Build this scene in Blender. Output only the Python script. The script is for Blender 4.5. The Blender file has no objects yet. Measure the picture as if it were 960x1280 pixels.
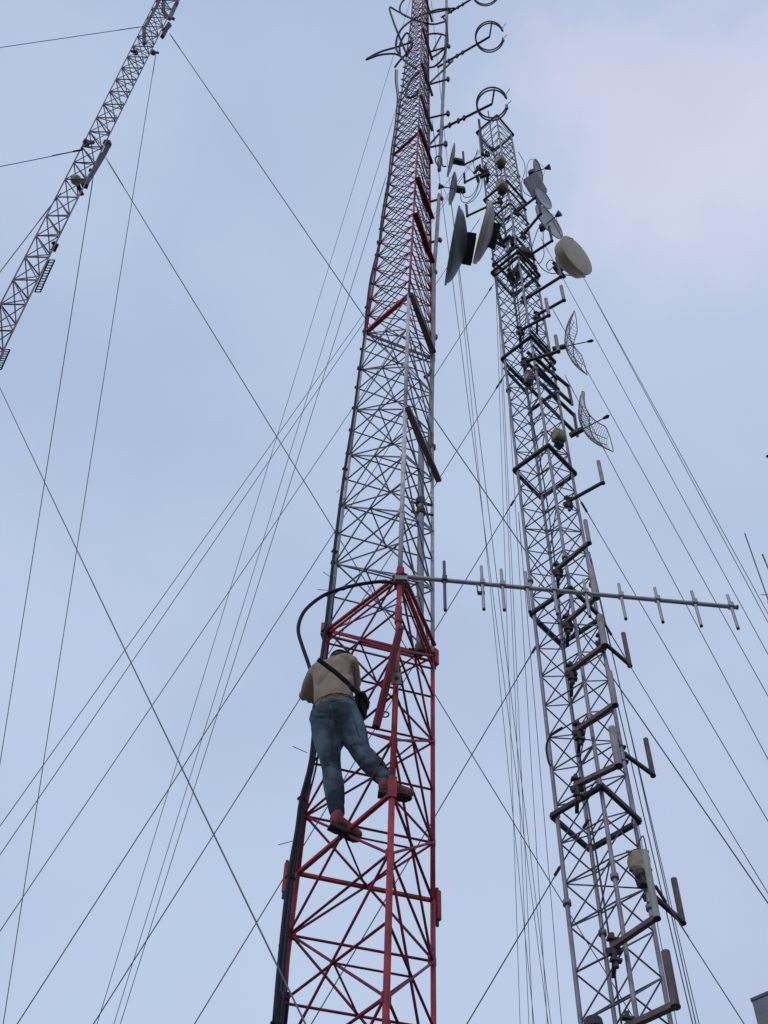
import bpy, bmesh, math, random
from mathutils import Vector, Matrix, Quaternion, noise
random.seed(7)
scene = bpy.context.scene
C = scene.collection
V = Vector
PI = math.pi

# ------------------------------------------------------------------ camera
PITCH, ROLL, FOC = 0.9957824, 0.04527985, 1672.43      # focal length in photograph pixels (960x1280)
CAM = V((0, 0, 1.6))
cp, sp_, cr, sr = math.cos(PITCH), math.sin(PITCH), math.cos(ROLL), math.sin(ROLL)
FW = V((0, cp, sp_)); _R = V((1, 0, 0)); _U = V((0, -sp_, cp))
RT = cr*_R + sr*_U; UP = -sr*_R + cr*_U
cam_d = bpy.data.cameras.new('camera'); cam = bpy.data.objects.new('camera', cam_d); C.objects.link(cam)
m = Matrix((RT, UP, -FW)).transposed().to_4x4(); m.translation = CAM
cam.matrix_world = m
cam_d.sensor_width = 36; cam_d.sensor_fit = 'AUTO'; cam_d.lens = FOC/1280*36
cam_d.clip_start = 0.1; cam_d.clip_end = 6000
scene.camera = cam

# ------------------------------------------------------------------ world, sun, exposure
SUN_EL, SUN_ROT = math.radians(38), math.radians(205)
w = bpy.data.worlds.new('World'); scene.world = w; w.use_nodes = True
nt = w.node_tree; N = nt.nodes; L = nt.links; N.clear()
out = N.new('ShaderNodeOutputWorld'); bg = N.new('ShaderNodeBackground'); bg.inputs['Strength'].default_value = 0.10
sky = N.new('ShaderNodeTexSky'); sky.sky_type = 'NISHITA'; sky.sun_disc = False
sky.sun_elevation = SUN_EL; sky.sun_rotation = SUN_ROT; sky.dust_density = 2.5; sky.air_density = 1.0
tc = N.new('ShaderNodeTexCoord')
mp = N.new('ShaderNodeMapping'); mp.inputs['Scale'].default_value = (1.0, 1.0, 1.7); mp.inputs['Location'].default_value = (3.1, 0.7, 1.9)
L.new(tc.outputs['Generated'], mp.inputs['Vector'])
n1 = N.new('ShaderNodeTexNoise'); n1.inputs['Scale'].default_value = 3.2; n1.inputs['Detail'].default_value = 5; n1.inputs['Roughness'].default_value = .48
n2 = N.new('ShaderNodeTexNoise'); n2.inputs['Scale'].default_value = 1.7; n2.inputs['Detail'].default_value = 3
L.new(mp.outputs[0], n1.inputs['Vector']); L.new(tc.outputs['Generated'], n2.inputs['Vector'])
# cloud veil colours (x10, since the background strength is 0.1)
r1 = N.new('ShaderNodeValToRGB'); r1.color_ramp.interpolation = 'EASE'
r1.color_ramp.elements[0].position = .36; r1.color_ramp.elements[0].color = (.412, .515, .715, 1)
r1.color_ramp.elements[1].position = .66; r1.color_ramp.elements[1].color = (.478, .590, .780, 1)
r2 = N.new('ShaderNodeValToRGB'); r2.color_ramp.interpolation = 'EASE'
r2.color_ramp.elements[0].position = .45; r2.color_ramp.elements[0].color = (1, 1, 1, 1)
r2.color_ramp.elements[1].position = .72; r2.color_ramp.elements[1].color = (1.13, 1.03, 1.03, 1)
L.new(n1.outputs['Fac'], r1.inputs[0]); L.new(n2.outputs['Fac'], r2.inputs[0])
mu = N.new('ShaderNodeMixRGB'); mu.blend_type = 'MULTIPLY'; mu.inputs[0].default_value = 1
L.new(r1.outputs[0], mu.inputs[1]); L.new(r2.outputs[0], mu.inputs[2])
sc = N.new('ShaderNodeVectorMath'); sc.operation = 'SCALE'; sc.inputs['Scale'].default_value = 10.9
last = mu.outputs[0]
# broad soft lavender cloud banks, broken up by noise
n3 = N.new('ShaderNodeTexNoise'); n3.inputs['Scale'].default_value = 5.5; n3.inputs['Detail'].default_value = 6; n3.inputs['Roughness'].default_value = .5
L.new(tc.outputs['Generated'], n3.inputs['Vector'])
nm = N.new('ShaderNodeVectorMath'); nm.operation = 'MULTIPLY_ADD'; nm.inputs[1].default_value = (.30, .30, .30); nm.inputs[2].default_value = (-.15, -.15, -.15)
L.new(n3.outputs['Color'], nm.inputs[0])
wd = N.new('ShaderNodeVectorMath'); wd.operation = 'ADD'; L.new(tc.outputs['Generated'], wd.inputs[0]); L.new(nm.outputs[0], wd.inputs[1])
def _ray(px, py): return (FW + RT*((px-480)/FOC) - UP*((py-640)/FOC)).normalized()
for px_, py_, rad, colr, amt in ((860, 330, .30, (.500, .585, .765), .8), (720, 1060, .26, (.510, .592, .770), .8), (150, 1330, .36, (.510, .615, .805), .85), (0, 800, .17, (.530, .605, .790), .7), (30, 130, .12, (.475, .555, .750), .6), (870, 120, .135, (.665, .690, .86), .95), (800, 40, .10, (.60, .62, .80), .8)):
    d0 = _ray(px_, py_)
    ds = N.new('ShaderNodeVectorMath'); ds.operation = 'DISTANCE'; ds.inputs[1].default_value = d0; L.new(wd.outputs[0], ds.inputs[0])
    mr = N.new('ShaderNodeMapRange'); mr.interpolation_type = 'SMOOTHERSTEP'; mr.inputs['From Min'].default_value = rad*1.25; mr.inputs['From Max'].default_value = 0
    mr.inputs['To Min'].default_value = 0; mr.inputs['To Max'].default_value = amt; L.new(ds.outputs['Value'], mr.inputs['Value'])
    m_ = N.new('ShaderNodeMixRGB'); L.new(mr.outputs[0], m_.inputs[0]); L.new(last, m_.inputs[1]); m_.inputs[2].default_value = (*colr, 1); last = m_.outputs[0]
L.new(last, sc.inputs[0])
mx = N.new('ShaderNodeMixRGB'); mx.inputs[0].default_value = 0.90          # thin high overcast over the clear sky
L.new(sky.outputs[0], mx.inputs[1]); L.new(sc.outputs[0], mx.inputs[2])
L.new(mx.outputs[0], bg.inputs['Color']); L.new(bg.outputs[0], out.inputs[0])

sun_d = bpy.data.lights.new('sun', 'SUN'); sun = bpy.data.objects.new('sun', sun_d); C.objects.link(sun)
sun_d.energy = 0.6; sun_d.angle = math.radians(14); sun_d.color = (1, .95, .9)
sd = V((math.sin(SUN_ROT)*math.cos(SUN_EL), math.cos(SUN_ROT)*math.cos(SUN_EL), math.sin(SUN_EL)))
sun.rotation_mode = 'QUATERNION'; sun.rotation_quaternion = sd.to_track_quat('Z', 'Y')
vs = scene.view_settings; vs.view_transform = 'Standard'; vs.look = 'None'; vs.exposure = 0; vs.gamma = 1
vs.use_curve_mapping = False

# ------------------------------------------------------------------ measuring helpers (survey of the place from the camera stand)
def ray(px, py): return (FW + RT*((px-480)/FOC) - UP*((py-640)/FOC)).normalized()
def at_z(px, py, z):                      # where the sight line reaches world height z
    d = ray(px, py); return CAM + d*((z-CAM.z)/d.z)
def at_h(px, py, h):                      # where it is h metres away horizontally
    d = ray(px, py); return CAM + d*(h/math.hypot(d.x, d.y))
def project(P):
    q = P-CAM; d = q.dot(FW); return 480+FOC*q.dot(RT)/d, 640-FOC*q.dot(UP)/d
def rise(P, py):                          # height above P at which a plumb line reaches photo row py
    lo, hi = -30.0, 60.0
    for _ in range(50):
        mid = (lo+hi)/2
        if project(P+V((0, 0, mid)))[1] > py: lo = mid
        else: hi = mid
    return lo
def reach(P0, px, py, ln, far=True):      # point on a sight line, ln away from P0
    d = ray(px, py); p = P0-CAM; b = d.dot(p); disc = b*b-(p.dot(p)-ln*ln)
    s = math.sqrt(max(disc, 0)); return CAM + d*(b+s if far else b-s)

# ------------------------------------------------------------------ materials
def mat(name, col, rough=.6, metal=0.0, var=.18, scale=6, wear=None, wear_amt=.0, bump=.0, bscale=40, spec=.5):
    m = bpy.data.materials.new(name); m.use_nodes = True; t = m.node_tree; n = t.nodes; l = t.links
    b = n['Principled BSDF']; b.inputs['Roughness'].default_value = rough; b.inputs['Metallic'].default_value = metal
    b.inputs['Specular IOR Level'].default_value = spec
    g = n.new('ShaderNodeNewGeometry')
    nz = n.new('ShaderNodeTexNoise'); nz.inputs['Scale'].default_value = scale; nz.inputs['Detail'].default_value = 4
    l.new(g.outputs['Position'], nz.inputs['Vector'])
    rp = n.new('ShaderNodeValToRGB')
    c0 = [max(0, c*(1-var)) for c in col]; c1 = [min(1, c*(1+var)) for c in col]
    rp.color_ramp.elements[0].position = .35; rp.color_ramp.elements[0].color = (*c0, 1)
    rp.color_ramp.elements[1].position = .65; rp.color_ramp.elements[1].color = (*c1, 1)
    l.new(nz.outputs['Fac'], rp.inputs[0]); last = rp.outputs[0]
    if wear:
        nw = n.new('ShaderNodeTexNoise'); nw.inputs['Scale'].default_value = scale*2.3; nw.inputs['Detail'].default_value = 6; nw.inputs['Roughness'].default_value = .7
        l.new(g.outputs['Position'], nw.inputs['Vector'])
        rw = n.new('ShaderNodeValToRGB'); rw.color_ramp.elements[0].position = .62-wear_amt; rw.color_ramp.elements[1].position = .70-wear_amt
        l.new(nw.outputs['Fac'], rw.inputs[0])
        mi = n.new('ShaderNodeMixRGB'); l.new(rw.outputs[0], mi.inputs[0]); l.new(last, mi.inputs[1]); mi.inputs[2].default_value = (*wear, 1); last = mi.outputs[0]
    l.new(last, b.inputs['Base Color'])
    if bump:
        nb = n.new('ShaderNodeTexNoise'); nb.inputs['Scale'].default_value = bscale; nb.inputs['Detail'].default_value = 5
        l.new(g.outputs['Position'], nb.inputs['Vector'])
        bp = n.new('ShaderNodeBump'); bp.inputs['Strength'].default_value = bump; bp.inputs['Distance'].default_value = .02
        l.new(nb.outputs['Fac'], bp.inputs['Height']); l.new(bp.outputs[0], b.inputs['Normal'])
    return m
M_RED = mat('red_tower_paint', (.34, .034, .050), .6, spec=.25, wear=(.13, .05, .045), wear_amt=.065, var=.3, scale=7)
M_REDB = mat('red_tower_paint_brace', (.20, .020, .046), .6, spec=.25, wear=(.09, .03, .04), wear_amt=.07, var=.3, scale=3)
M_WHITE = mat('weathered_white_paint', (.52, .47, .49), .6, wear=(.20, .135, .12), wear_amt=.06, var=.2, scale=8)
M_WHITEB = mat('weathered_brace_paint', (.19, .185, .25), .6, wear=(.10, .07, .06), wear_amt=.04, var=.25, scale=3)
M_BROWN = mat('dirty_brown_steel', (.13, .09, .105), .7, var=.3, scale=5)
M_GALV = mat('weathered_galvanised_steel', (.245, .22, .26), .5, .25, wear=(.14, .10, .09), wear_amt=.03, var=.2, scale=4)
M_GALVB = mat('dull_galvanised_brace', (.145, .135, .19), .6, .2, var=.3, scale=4)
M_DARK = mat('dark_painted_steel', (.032, .03, .043), .7, var=.3, scale=5)
M_RUSTPIPE = mat('rust_brown_pipe', (.125, .085, .10), .7, wear=(.06, .04, .045), wear_amt=.05, var=.25, scale=6)
M_PIPE = mat('grey_mauve_pipe', (.28, .25, .265), .6, .1, wear=(.15, .10, .09), wear_amt=.04, var=.2, scale=5)
M_RUST = mat('rusty_steel', (.075, .042, .036), .8, var=.4, scale=14)
M_MAST = mat('dull_red_mast_paint', (.17, .105, .14), .6, var=.3, scale=1.5)
M_BRN2 = mat('brown_grey_tower_paint', (.19, .11, .15), .65, var=.25, scale=3)
M_REDU = mat('upper_crimson_brace_paint', (.23, .032, .07), .65, var=.3, scale=3)
M_BRN3 = mat('purple_brown_brace_paint', (.18, .075, .125), .65, var=.3, scale=3)
M_MASTL = mat('faded_mast_brace', (.14, .115, .165), .6, var=.3, scale=1.5)
M_ALU = mat('brushed_aluminium', (.33, .315, .345), .45, .35, var=.1, scale=8)
M_ALUD = mat('darkened_aluminium', (.07, .065, .085), .5, .3, var=.2, scale=8)
M_CABLE = mat('black_cable_jacket', (.007, .009, .017), .6, var=.2, scale=10, spec=.25)
M_CABLEG = mat('grey_black_cable_jacket', (.045, .048, .078), .5, var=.25, scale=5, spec=.35)
M_WIRE = mat('steel_wire_rope', (.10, .12, .16), .6, .2, var=.15, scale=3)
M_DISHL = mat('pale_grey_dish_paint', (.50, .50, .53), .55, var=.08, scale=3)
M_DISHW = mat('beige_radome', (.45, .375, .285), .65, wear=(.30, .25, .19), wear_amt=-.02, var=.1, scale=5)
M_DISHD = mat('dark_grey_dish_paint', (.13, .155, .175), .6, var=.15, scale=2)
M_DISHB = mat('pinkish_grey_dish_paint', (.36, .31, .315), .6, var=.12, scale=3)
M_BEIGE = mat('yellowed_beige_housing', (.31, .26, .18), .7, wear=(.16, .12, .08), wear_amt=.05, var=.2, scale=12)
M_GRID = mat('galvanised_mesh', (.20, .205, .23), .6, var=.1)
M_RIM = mat('pale_warm_rim', (.50, .45, .42), .6, var=.1)  # dish rim, paler and warmer than the shell behind it
M_GRNP = mat('pale_green_grey_pipe', (.31, .315, .295), .65, var=.12, scale=5)
M_SHIRT = mat('taupe_cotton', (.33, .26, .21), .9, var=.1, scale=9, bump=.08, bscale=140, spec=.15)
M_SKIN = mat('brown_skin', (.24, .115, .07), .55, var=.1, scale=20, bump=.05)
M_HAIR = mat('black_hair', (.012, .010, .010), .7, var=.3, scale=60, bump=.5, bscale=160)
M_CAP = mat('dark_cap_cloth', (.022, .02, .03), .9, var=.2, scale=30)
M_BOOT = mat('red_brown_boot', (.17, .034, .034), .7, var=.25, scale=30, bump=.2, bscale=80)
M_SOLE = mat('dark_rubber_sole', (.032, .017, .021), .8, var=.25, scale=40, bump=.3, bscale=90)
M_BAG = mat('black_nylon', (.008, .008, .012), .9, spec=.15, var=.2, scale=30, bump=.25, bscale=60)
M_STRAP = mat('dark_grey_webbing', (.045, .037, .042), .9, spec=.1, var=.15, scale=60)
M_WALL = mat('grey_cement_render', (.21, .22, .24), .9, wear=(.13, .14, .15), wear_amt=.03, var=.12, scale=1.2, bump=.2, bscale=14)
M_COPE = mat('dark_concrete', (.10, .105, .14), .9, var=.2, scale=3)  # thin top edge of the building, darker than its wall
M_GLASS = mat('dark_window_glass', (.03, .04, .05), .1)
M_GROUND = mat('dry_grass_and_earth', (.16, .14, .115), .95, wear=(.08, .095, .05), wear_amt=.14, var=.25, scale=.6, bump=.4, bscale=3)
M_CONC = mat('concrete_footing', (.34, .33, .31), .9, var=.12, scale=2)
def jeans_mat():
    m = mat('blue_denim', (.040, .075, .115), .9, var=.2, scale=7, bump=.10, bscale=150, spec=.15)
    t = m.node_tree; n = t.nodes; l = t.links; b = n['Principled BSDF']
    g = n.new('ShaderNodeNewGeometry'); nz = n.new('ShaderNodeTexNoise'); nz.inputs['Scale'].default_value = 4.5; nz.inputs['Detail'].default_value = 3
    l.new(g.outputs['Position'], nz.inputs['Vector'])
    rp = n.new('ShaderNodeValToRGB'); rp.color_ramp.elements[0].position = .42; rp.color_ramp.elements[1].position = .68
    rp.color_ramp.elements[0].color = (.024, .039, .054, 1); rp.color_ramp.elements[1].color = (.125, .185, .245, 1)
    l.new(nz.outputs['Fac'], rp.inputs[0]); l.new(rp.outputs[0], b.inputs['Base Color'])
    return m
M_JEANS = jeans_mat()

# ------------------------------------------------------------------ object helpers
WORLD = {}
def empty(name, loc, label, cat, group=None):
    o = bpy.data.objects.new(name, None); C.objects.link(o); o.location = loc; o.empty_display_size = .1
    o['label'] = label; o['category'] = cat
    if group: o['group'] = group
    WORLD[o] = Matrix.Translation(V(loc)); return o
def tag(o, label, cat, group=None):
    o['label'] = label; o['category'] = cat
    if group: o['group'] = group
    return o
def put(name, me, parent=None, M=None, label=None, kind=None):
    o = bpy.data.objects.new(name, me); C.objects.link(o)
    M = M or Matrix.Identity(4)
    if parent is not None:
        o.parent = parent; o.matrix_parent_inverse = WORLD[parent].inverted()
    o.matrix_basis = M; WORLD[o] = M.copy()
    if label: o['label'] = label
    if kind: o['kind'] = kind
    return o
def finish(bm, name, mt, smooth=True):
    me = bpy.data.meshes.new(name); bm.to_mesh(me); bm.free()
    mts = mt if isinstance(mt, (list, tuple)) else [mt]
    for x in mts: me.materials.append(x)
    if smooth:
        for p in me.polygons: p.use_smooth = True
    return me
_cache = {}
def unit(prof, mt):
    k = (prof, mt.name)
    if k in _cache: return _cache[k]
    bm = bmesh.new()
    if prof == 'rod':
        bmesh.ops.create_cone(bm, cap_ends=True, segments=8, radius1=1, radius2=1, depth=1, matrix=Matrix.Translation((0, 0, .5)))
        bm.faces.ensure_lookup_table()
        for f in bm.faces: f.smooth = len(f.verts) == 4
        me = finish(bm, 'rod', mt, False)
    elif prof == 'pipe':
        bmesh.ops.create_cone(bm, cap_ends=True, segments=14, radius1=1, radius2=1, depth=1, matrix=Matrix.Translation((0, 0, .5)))
        for f in bm.faces: f.smooth = len(f.verts) == 4
        me = finish(bm, 'pipe', mt, False)
    elif prof == 'box':
        bmesh.ops.create_cube(bm, size=2, matrix=Matrix.Translation((0, 0, .5)) @ Matrix.Diagonal((1, 1, .5, 1)))
        me = finish(bm, 'box', mt, False)
    elif prof == 'angle':      # L section
        pts = [(-1, -1), (1, -1), (1, -.75), (-.75, -.75), (-.75, 1), (-1, 1)]
        a = [bm.verts.new((x, y, 0)) for x, y in pts]; b = [bm.verts.new((x, y, 1)) for x, y in pts]
        bm.faces.new(a[::-1]); bm.faces.new(b)
        for i in range(6): bm.faces.new((a[i], a[(i+1) % 6], b[(i+1) % 6], b[i]))
        me = finish(bm, 'angle', mt, False)
    elif prof == 'channel':    # C section
        pts = [(-1, -1), (1, -1), (1, -.8), (-.8, -.8), (-.8, .8), (1, .8), (1, 1), (-1, 1)]
        a = [bm.verts.new((x, y, 0)) for x, y in pts]; b = [bm.verts.new((x, y, 1)) for x, y in pts]
        bm.faces.new(a[::-1]); bm.faces.new(b)
        for i in range(8): bm.faces.new((a[i], a[(i+1) % 8], b[(i+1) % 8], b[i]))
        me = finish(bm, 'channel', mt, False)
    elif prof == 'ball':
        bmesh.ops.create_uvsphere(bm, u_segments=12, v_segments=8, radius=1); me = finish(bm, 'ball', mt)
    elif prof == 'ring':
        me = tube_mesh([V((math.cos(i*PI/8), math.sin(i*PI/8), 0)) for i in range(16)], .16, mt, 6, closed=True)
    _cache[k] = me; return me
def bar(name, parent, p0, p1, r, mt, prof='rod', r2=None, up=None, label=None, kind=None):
    p0, p1 = V(p0), V(p1); d = p1-p0; ln = d.length; z = d/ln
    u = V(up) if up is not None else V((0, 0, 1))
    if abs(z.dot(u)) > .97: u = V((.6, -.8, 0))
    x = u.cross(z).normalized(); y = z.cross(x)
    M = Matrix((x*r, y*(r2 or r), z*ln)).transposed().to_4x4(); M.translation = p0
    return put(name, unit(prof, mt), parent, M, label, kind)
def ball(name, parent, p, r, mt, sx=1, sz=1):
    M = Matrix.Translation(V(p)) @ Matrix.Diagonal((r*sx, r, r*sz, 1)); return put(name, unit('ball', mt), parent, M)
def smooth_pts(pts, k=5):
    P = [V(p) for p in pts]; P = [P[0]*2-P[1]]+P+[P[-1]*2-P[-2]]; o = []
    for i in range(1, len(P)-2):
        a, b, c, d = P[i-1:i+3]
        for j in range(k):
            t = j/k; o.append(.5*((2*b)+(c-a)*t+(2*a-5*b+4*c-d)*t*t+(3*b-a-3*c+d)*t**3))
    o.append(P[-2]); return o
def tube_bm(bm, pts, r, n=8, closed=False, mi=0):
    pts = [V(p) for p in pts]; rs = r if isinstance(r, (list, tuple)) else [r]*len(pts); rings = []; prev = None; k = len(pts)
    for i, p in enumerate(pts):
        a = pts[(i-1) % k] if (i or closed) else p; b = pts[(i+1) % k] if (i < k-1 or closed) else p
        t = (b-a).normalized()
        if prev is None:
            u = V((0, 0, 1)) if abs(t.z) < .9 else V((1, 0, 0)); x = u.cross(t).normalized()
        else: x = (prev-t*prev.dot(t)).normalized()
        prev = x; y = t.cross(x)
        rings.append([bm.verts.new(p+(x*math.cos(q*2*PI/n)+y*math.sin(q*2*PI/n))*rs[i]) for q in range(n)])
    fs = []
    for i in range(k if closed else k-1):
        A, B = rings[i], rings[(i+1) % k]
        for q in range(n): fs.append(bm.faces.new((A[q], A[(q+1) % n], B[(q+1) % n], B[q])))
    if not closed: fs.append(bm.faces.new(rings[0][::-1])); fs.append(bm.faces.new(rings[-1]))
    for f in fs: f.material_index = mi
def tube_mesh(pts, r, mt, n=8, closed=False):
    bm = bmesh.new(); tube_bm(bm, pts, r, n, closed); return finish(bm, 'tube', mt)
def lathe_mesh(prof, mt, n=32, name='lathe'):          # prof: (radius, z) pairs, axis +Z
    bm = bmesh.new(); rings = []
    for r, z in prof:
        if r < 1e-5: rings.append([bm.verts.new((0, 0, z))])
        else: rings.append([bm.verts.new((r*math.cos(q*2*PI/n), r*math.sin(q*2*PI/n), z)) for q in range(n)])
    for A, B in zip(rings, rings[1:]):
        for q in range(n):
            a, b = A[q % len(A)], A[(q+1) % len(A)]; c, d = B[(q+1) % len(B)], B[q % len(B)]
            vv = []
            for v in (a, b, c, d):
                if v not in vv: vv.append(v)
            if len(vv) > 2: bm.faces.new(vv)
    bmesh.ops.recalc_face_normals(bm, faces=bm.faces)
    me = finish(bm, name, mt)
    try: me.set_sharp_from_angle(angle=math.radians(35))
    except Exception: pass
    return me
def frame_m(o, z, x=None):                     # matrix with +Z along z
    z = V(z).normalized(); x = V(x) if x is not None else V((0, 0, 1))
    y = z.cross(x).normalized(); x = y.cross(z); M = Matrix((x, y, z)).transposed().to_4x4(); M.translation = V(o); return M

# ------------------------------------------------------------------ setting: ground
bm = bmesh.new(); bmesh.ops.create_grid(bm, x_segments=60, y_segments=60, size=2500)
g = put('ground', finish(bm, 'ground', M_GROUND, False)); g['kind'] = 'structure'

# ------------------------------------------------------------------ tower 1: red and white three-legged lattice tower
Z0 = CAM.z
KF = [(0, .125, 6.30), (4.848, .138, 6.403), (6.492, .138, 6.445), (9.229, .159, 6.603), (15.362, .186, 6.745), (22.67, .293, 6.965), (34.0, .375, 7.20), (46.0, .36, 7.25)]
KL = [(0, -.54, 7.10), (5.396, -.508, 7.22), (6.492, -.491, 7.263), (9.229, -.452, 7.239), (15.362, -.330, 7.28), (22.67, -.113, 7.371), (34.0, .135, 7.50), (46.0, .15, 7.50)]
KR = [(0, .45, 7.36), (5.4, .467, 7.42), (6.492, .472, 7.478), (9.229, .487, 7.475), (15.362, .521, 7.585), (22.67, .522, 7.581), (34.0, .535, 7.64), (46.0, .52, 7.60)]
def leg_pt(K, z):                              # z measured from camera height
    for (a, x0, y0), (b, x1, y1) in zip(K, K[1:]):
        if z <= b or b == K[-1][0]:
            t = (z-a)/(b-a); return V((x0+(x1-x0)*t, y0+(y1-y0)*t, z+Z0))
T1 = empty('lattice_tower', (0, 7, 0), 'red and white three-legged lattice tower with the climbing man', 'tower')
ZA, ZB, ZC, ZD, ZE, ZT = 6.492, 9.229, 15.362, 22.67, 29.6, 43.0
levels = []
for k in range(15, 0, -1): levels.append((ZA-.548*k, 'r'))
for k in range(5): levels.append((ZA+(ZB-ZA)/5*k, 'r'))
for k in range(12): levels.append((ZB+(ZC-ZB)/12*k, 'w'))
for k in range(14): levels.append((ZC+(ZD-ZC)/14*k, 'r2'))
for k in range(14): levels.append((ZD+(ZE-ZD)/14*k, 'w2'))
for k in range(22): levels.append((ZE+(ZT-ZE)/22*k, 'r2'))
levels.append((ZT, 'r2'))
IA = 15                                        # index of level A
KS = {'F': KF, 'L': KL, 'R': KR}
def out_dir(k, z):
    c = (leg_pt(KF, z)+leg_pt(KL, z)+leg_pt(KR, z))/3; d = leg_pt(KS[k], z)-c; d.z = 0; return d.normalized()
# legs, one piece per painted section
secs = [(-1.6, 1.0, M_RED), (1.0, ZA, M_RED), (ZA, ZB-.02, M_RED), (ZB-.02, 12.3, M_WHITE), (12.3, ZC, M_WHITE), (ZC, 19.0, M_RED), (19.0, ZD, M_RED), (ZD, ZE, M_BRN2), (ZE, 36.0, M_RED), (36.0, ZT, M_RED)]
for k, K in KS.items():
    for a, b, mt in secs:
        lab = None
        if mt is M_WHITE: lab = 'leg section painted dull white'
        elif mt is M_RED: lab = 'leg section painted red'
        bm = bmesh.new(); n = max(2, int((b-a)/1.1)); tube_bm(bm, [leg_pt(K, a+(b-a)*i/n) for i in range(n+1)], (.0215 if k == 'F' else .019) if a < 15 else .0155, 12)
        put('leg', finish(bm, 'leg', mt), T1, label=lab)
def jit(): return V((random.uniform(-1, 1), random.uniform(-1, 1), random.uniform(-1, 1)))*.004
FACES = (('L', 'F'), ('F', 'R'), ('L', 'R'))
for i, (z, s) in enumerate(levels):
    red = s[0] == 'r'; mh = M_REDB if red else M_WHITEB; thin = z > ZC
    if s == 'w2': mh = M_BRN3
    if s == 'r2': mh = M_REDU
    for a, b in FACES:
        pa, pb = leg_pt(KS[a], z), leg_pt(KS[b], z)
        r = .0097 if z < ZB else .0085 if not thin else .0075
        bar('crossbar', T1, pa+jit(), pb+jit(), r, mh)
    if i+1 < len(levels):
        odd = (i-IA) % 2 != 0; rd = .0097 if z < ZB-.3 else .0085
        if z < ZC-.01 and i+2 < len(levels):
            if odd:
                z2 = levels[i+2][0] if levels[i+2][0] <= ZC+.01 else levels[i+1][0]
                for a, b in FACES:
                    o = {('L', 'F'): V((-.008, -.006, 0)), ('F', 'R'): V((.008, -.006, 0)), ('L', 'R'): V((0, .01, 0))}[(a, b)]
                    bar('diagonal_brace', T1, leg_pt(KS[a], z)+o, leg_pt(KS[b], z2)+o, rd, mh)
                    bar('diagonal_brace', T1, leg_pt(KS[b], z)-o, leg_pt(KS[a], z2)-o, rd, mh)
                if levels[i+1][0] < ZC and z2 > z+.8:
                    zc = (z+z2)/2; mids = [(leg_pt(KS[a], zc)+leg_pt(KS[b], zc))/2 for a, b in FACES]
                    for q in range(3): bar('plan_brace', T1, mids[q], mids[(q+1) % 3], .0075, mh)
        elif z >= ZC-.01:
            z2 = levels[i+1][0]
            if z < ZE+5:
                for a, b in FACES:
                    bar('diagonal_brace', T1, leg_pt(KS[a], z), leg_pt(KS[b], z2), .007, mh)
                    bar('diagonal_brace', T1, leg_pt(KS[b], z)+V((.01, 0, 0)), leg_pt(KS[a], z2)+V((.01, 0, 0)), .007, mh)
            else:
                for q, (a, b) in enumerate(FACES):
                    bar('diagonal_brace', T1, leg_pt(KS[a if i % 2 else b], z), leg_pt(KS[b if i % 2 else a], z2), .007, mh)
    # small gusset plates where braces meet the legs
    if 3 < z < ZC and (i-IA) % 2 != 0:
        for k in 'FLR':
            p = leg_pt(KS[k], z); o = out_dir(k, z)
            bar('gusset_plate', T1, p-V((0, 0, .035))-o*.012, p+V((0, 0, .035))-o*.012, .032, M_RED if red else M_WHITE, 'box', .008)
# section joints: heavy angle frames and bolted sleeves
def joint(z, mt, faces=(('L', 'F'), ('F', 'R'), ('L', 'R')), r=.02):
    for a, b in faces:
        pa, pb = leg_pt(KS[a], z), leg_pt(KS[b], z)
        bar('joint_angle', T1, pa, pb, r, mt, 'angle', r)
joint(ZA, M_RED, (('L', 'F'),), .014); joint(ZA, M_RED, (('L', 'R'),), .0125); joint(ZA, M_REDB, (('F', 'R'),), .008)
for dz, rr in ((0, .012), (-.07, .009), (-.17, .007)): 
    for a, b in FACES: bar('joint_angle', T1, leg_pt(KS[a], ZB+dz), leg_pt(KS[b], ZB+dz), rr, M_RED, 'angle')
for a, b in (('L', 'F'),): bar('joint_angle', T1, leg_pt(KS[a], ZC), leg_pt(KS[b], ZC), .026, M_RED, 'angle')
for dz in (-.04, -.16): bar('joint_angle', T1, leg_pt(KL, ZC+dz), leg_pt(KR, ZC+dz), .009, M_WHITEB, 'angle')
bar('joint_angle', T1, leg_pt(KL, ZD), leg_pt(KF, ZD), .021, M_REDB, 'angle')
def sleeve(k, z, h, mt, off=.035, r=.03):
    p = leg_pt(KS[k], z); o = out_dir(k, z); q = p+o*off
    s = bar('joint_sleeve', T1, q-V((0, 0, h/2)), q+V((0, 0, h/2)), r, mt, 'box', r*.75, up=o)
    bar('bolt', s, q-V((0, 0, h/2+.05)), q-V((0, 0, h/2)), .012, M_DARK)
    bar('bolt', s, q+V((0, 0, h/2)), q+V((0, 0, h/2+.03)), .012, M_DARK)
sleeve('L', ZA-.02, .26, M_RED, .09, .016); sleeve('R', ZA-.02, .26, M_RED, .045, .024); sleeve('F', ZA+.04, .19, M_RED, .010, .028)
sleeve('L', ZB, .16, M_RED, .02, .034); sleeve('R', ZB, .20, M_RED, .025, .03); sleeve('F', ZB, .14, M_RED, .01, .030)
sleeve('L', ZC, .16, M_WHITE, .012, .03); sleeve('R', ZC, .18, M_WHITE, .012, .028)
# concrete footing
bar('footing', T1, (0.03, 7.0, -.3), (0.03, 7.0, .35), .9, M_CONC, 'box', .9)

M_CRIM = mat('deep_crimson_paint', (.12, .011, .022), .7, spec=.2, var=.25, scale=4)
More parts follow.
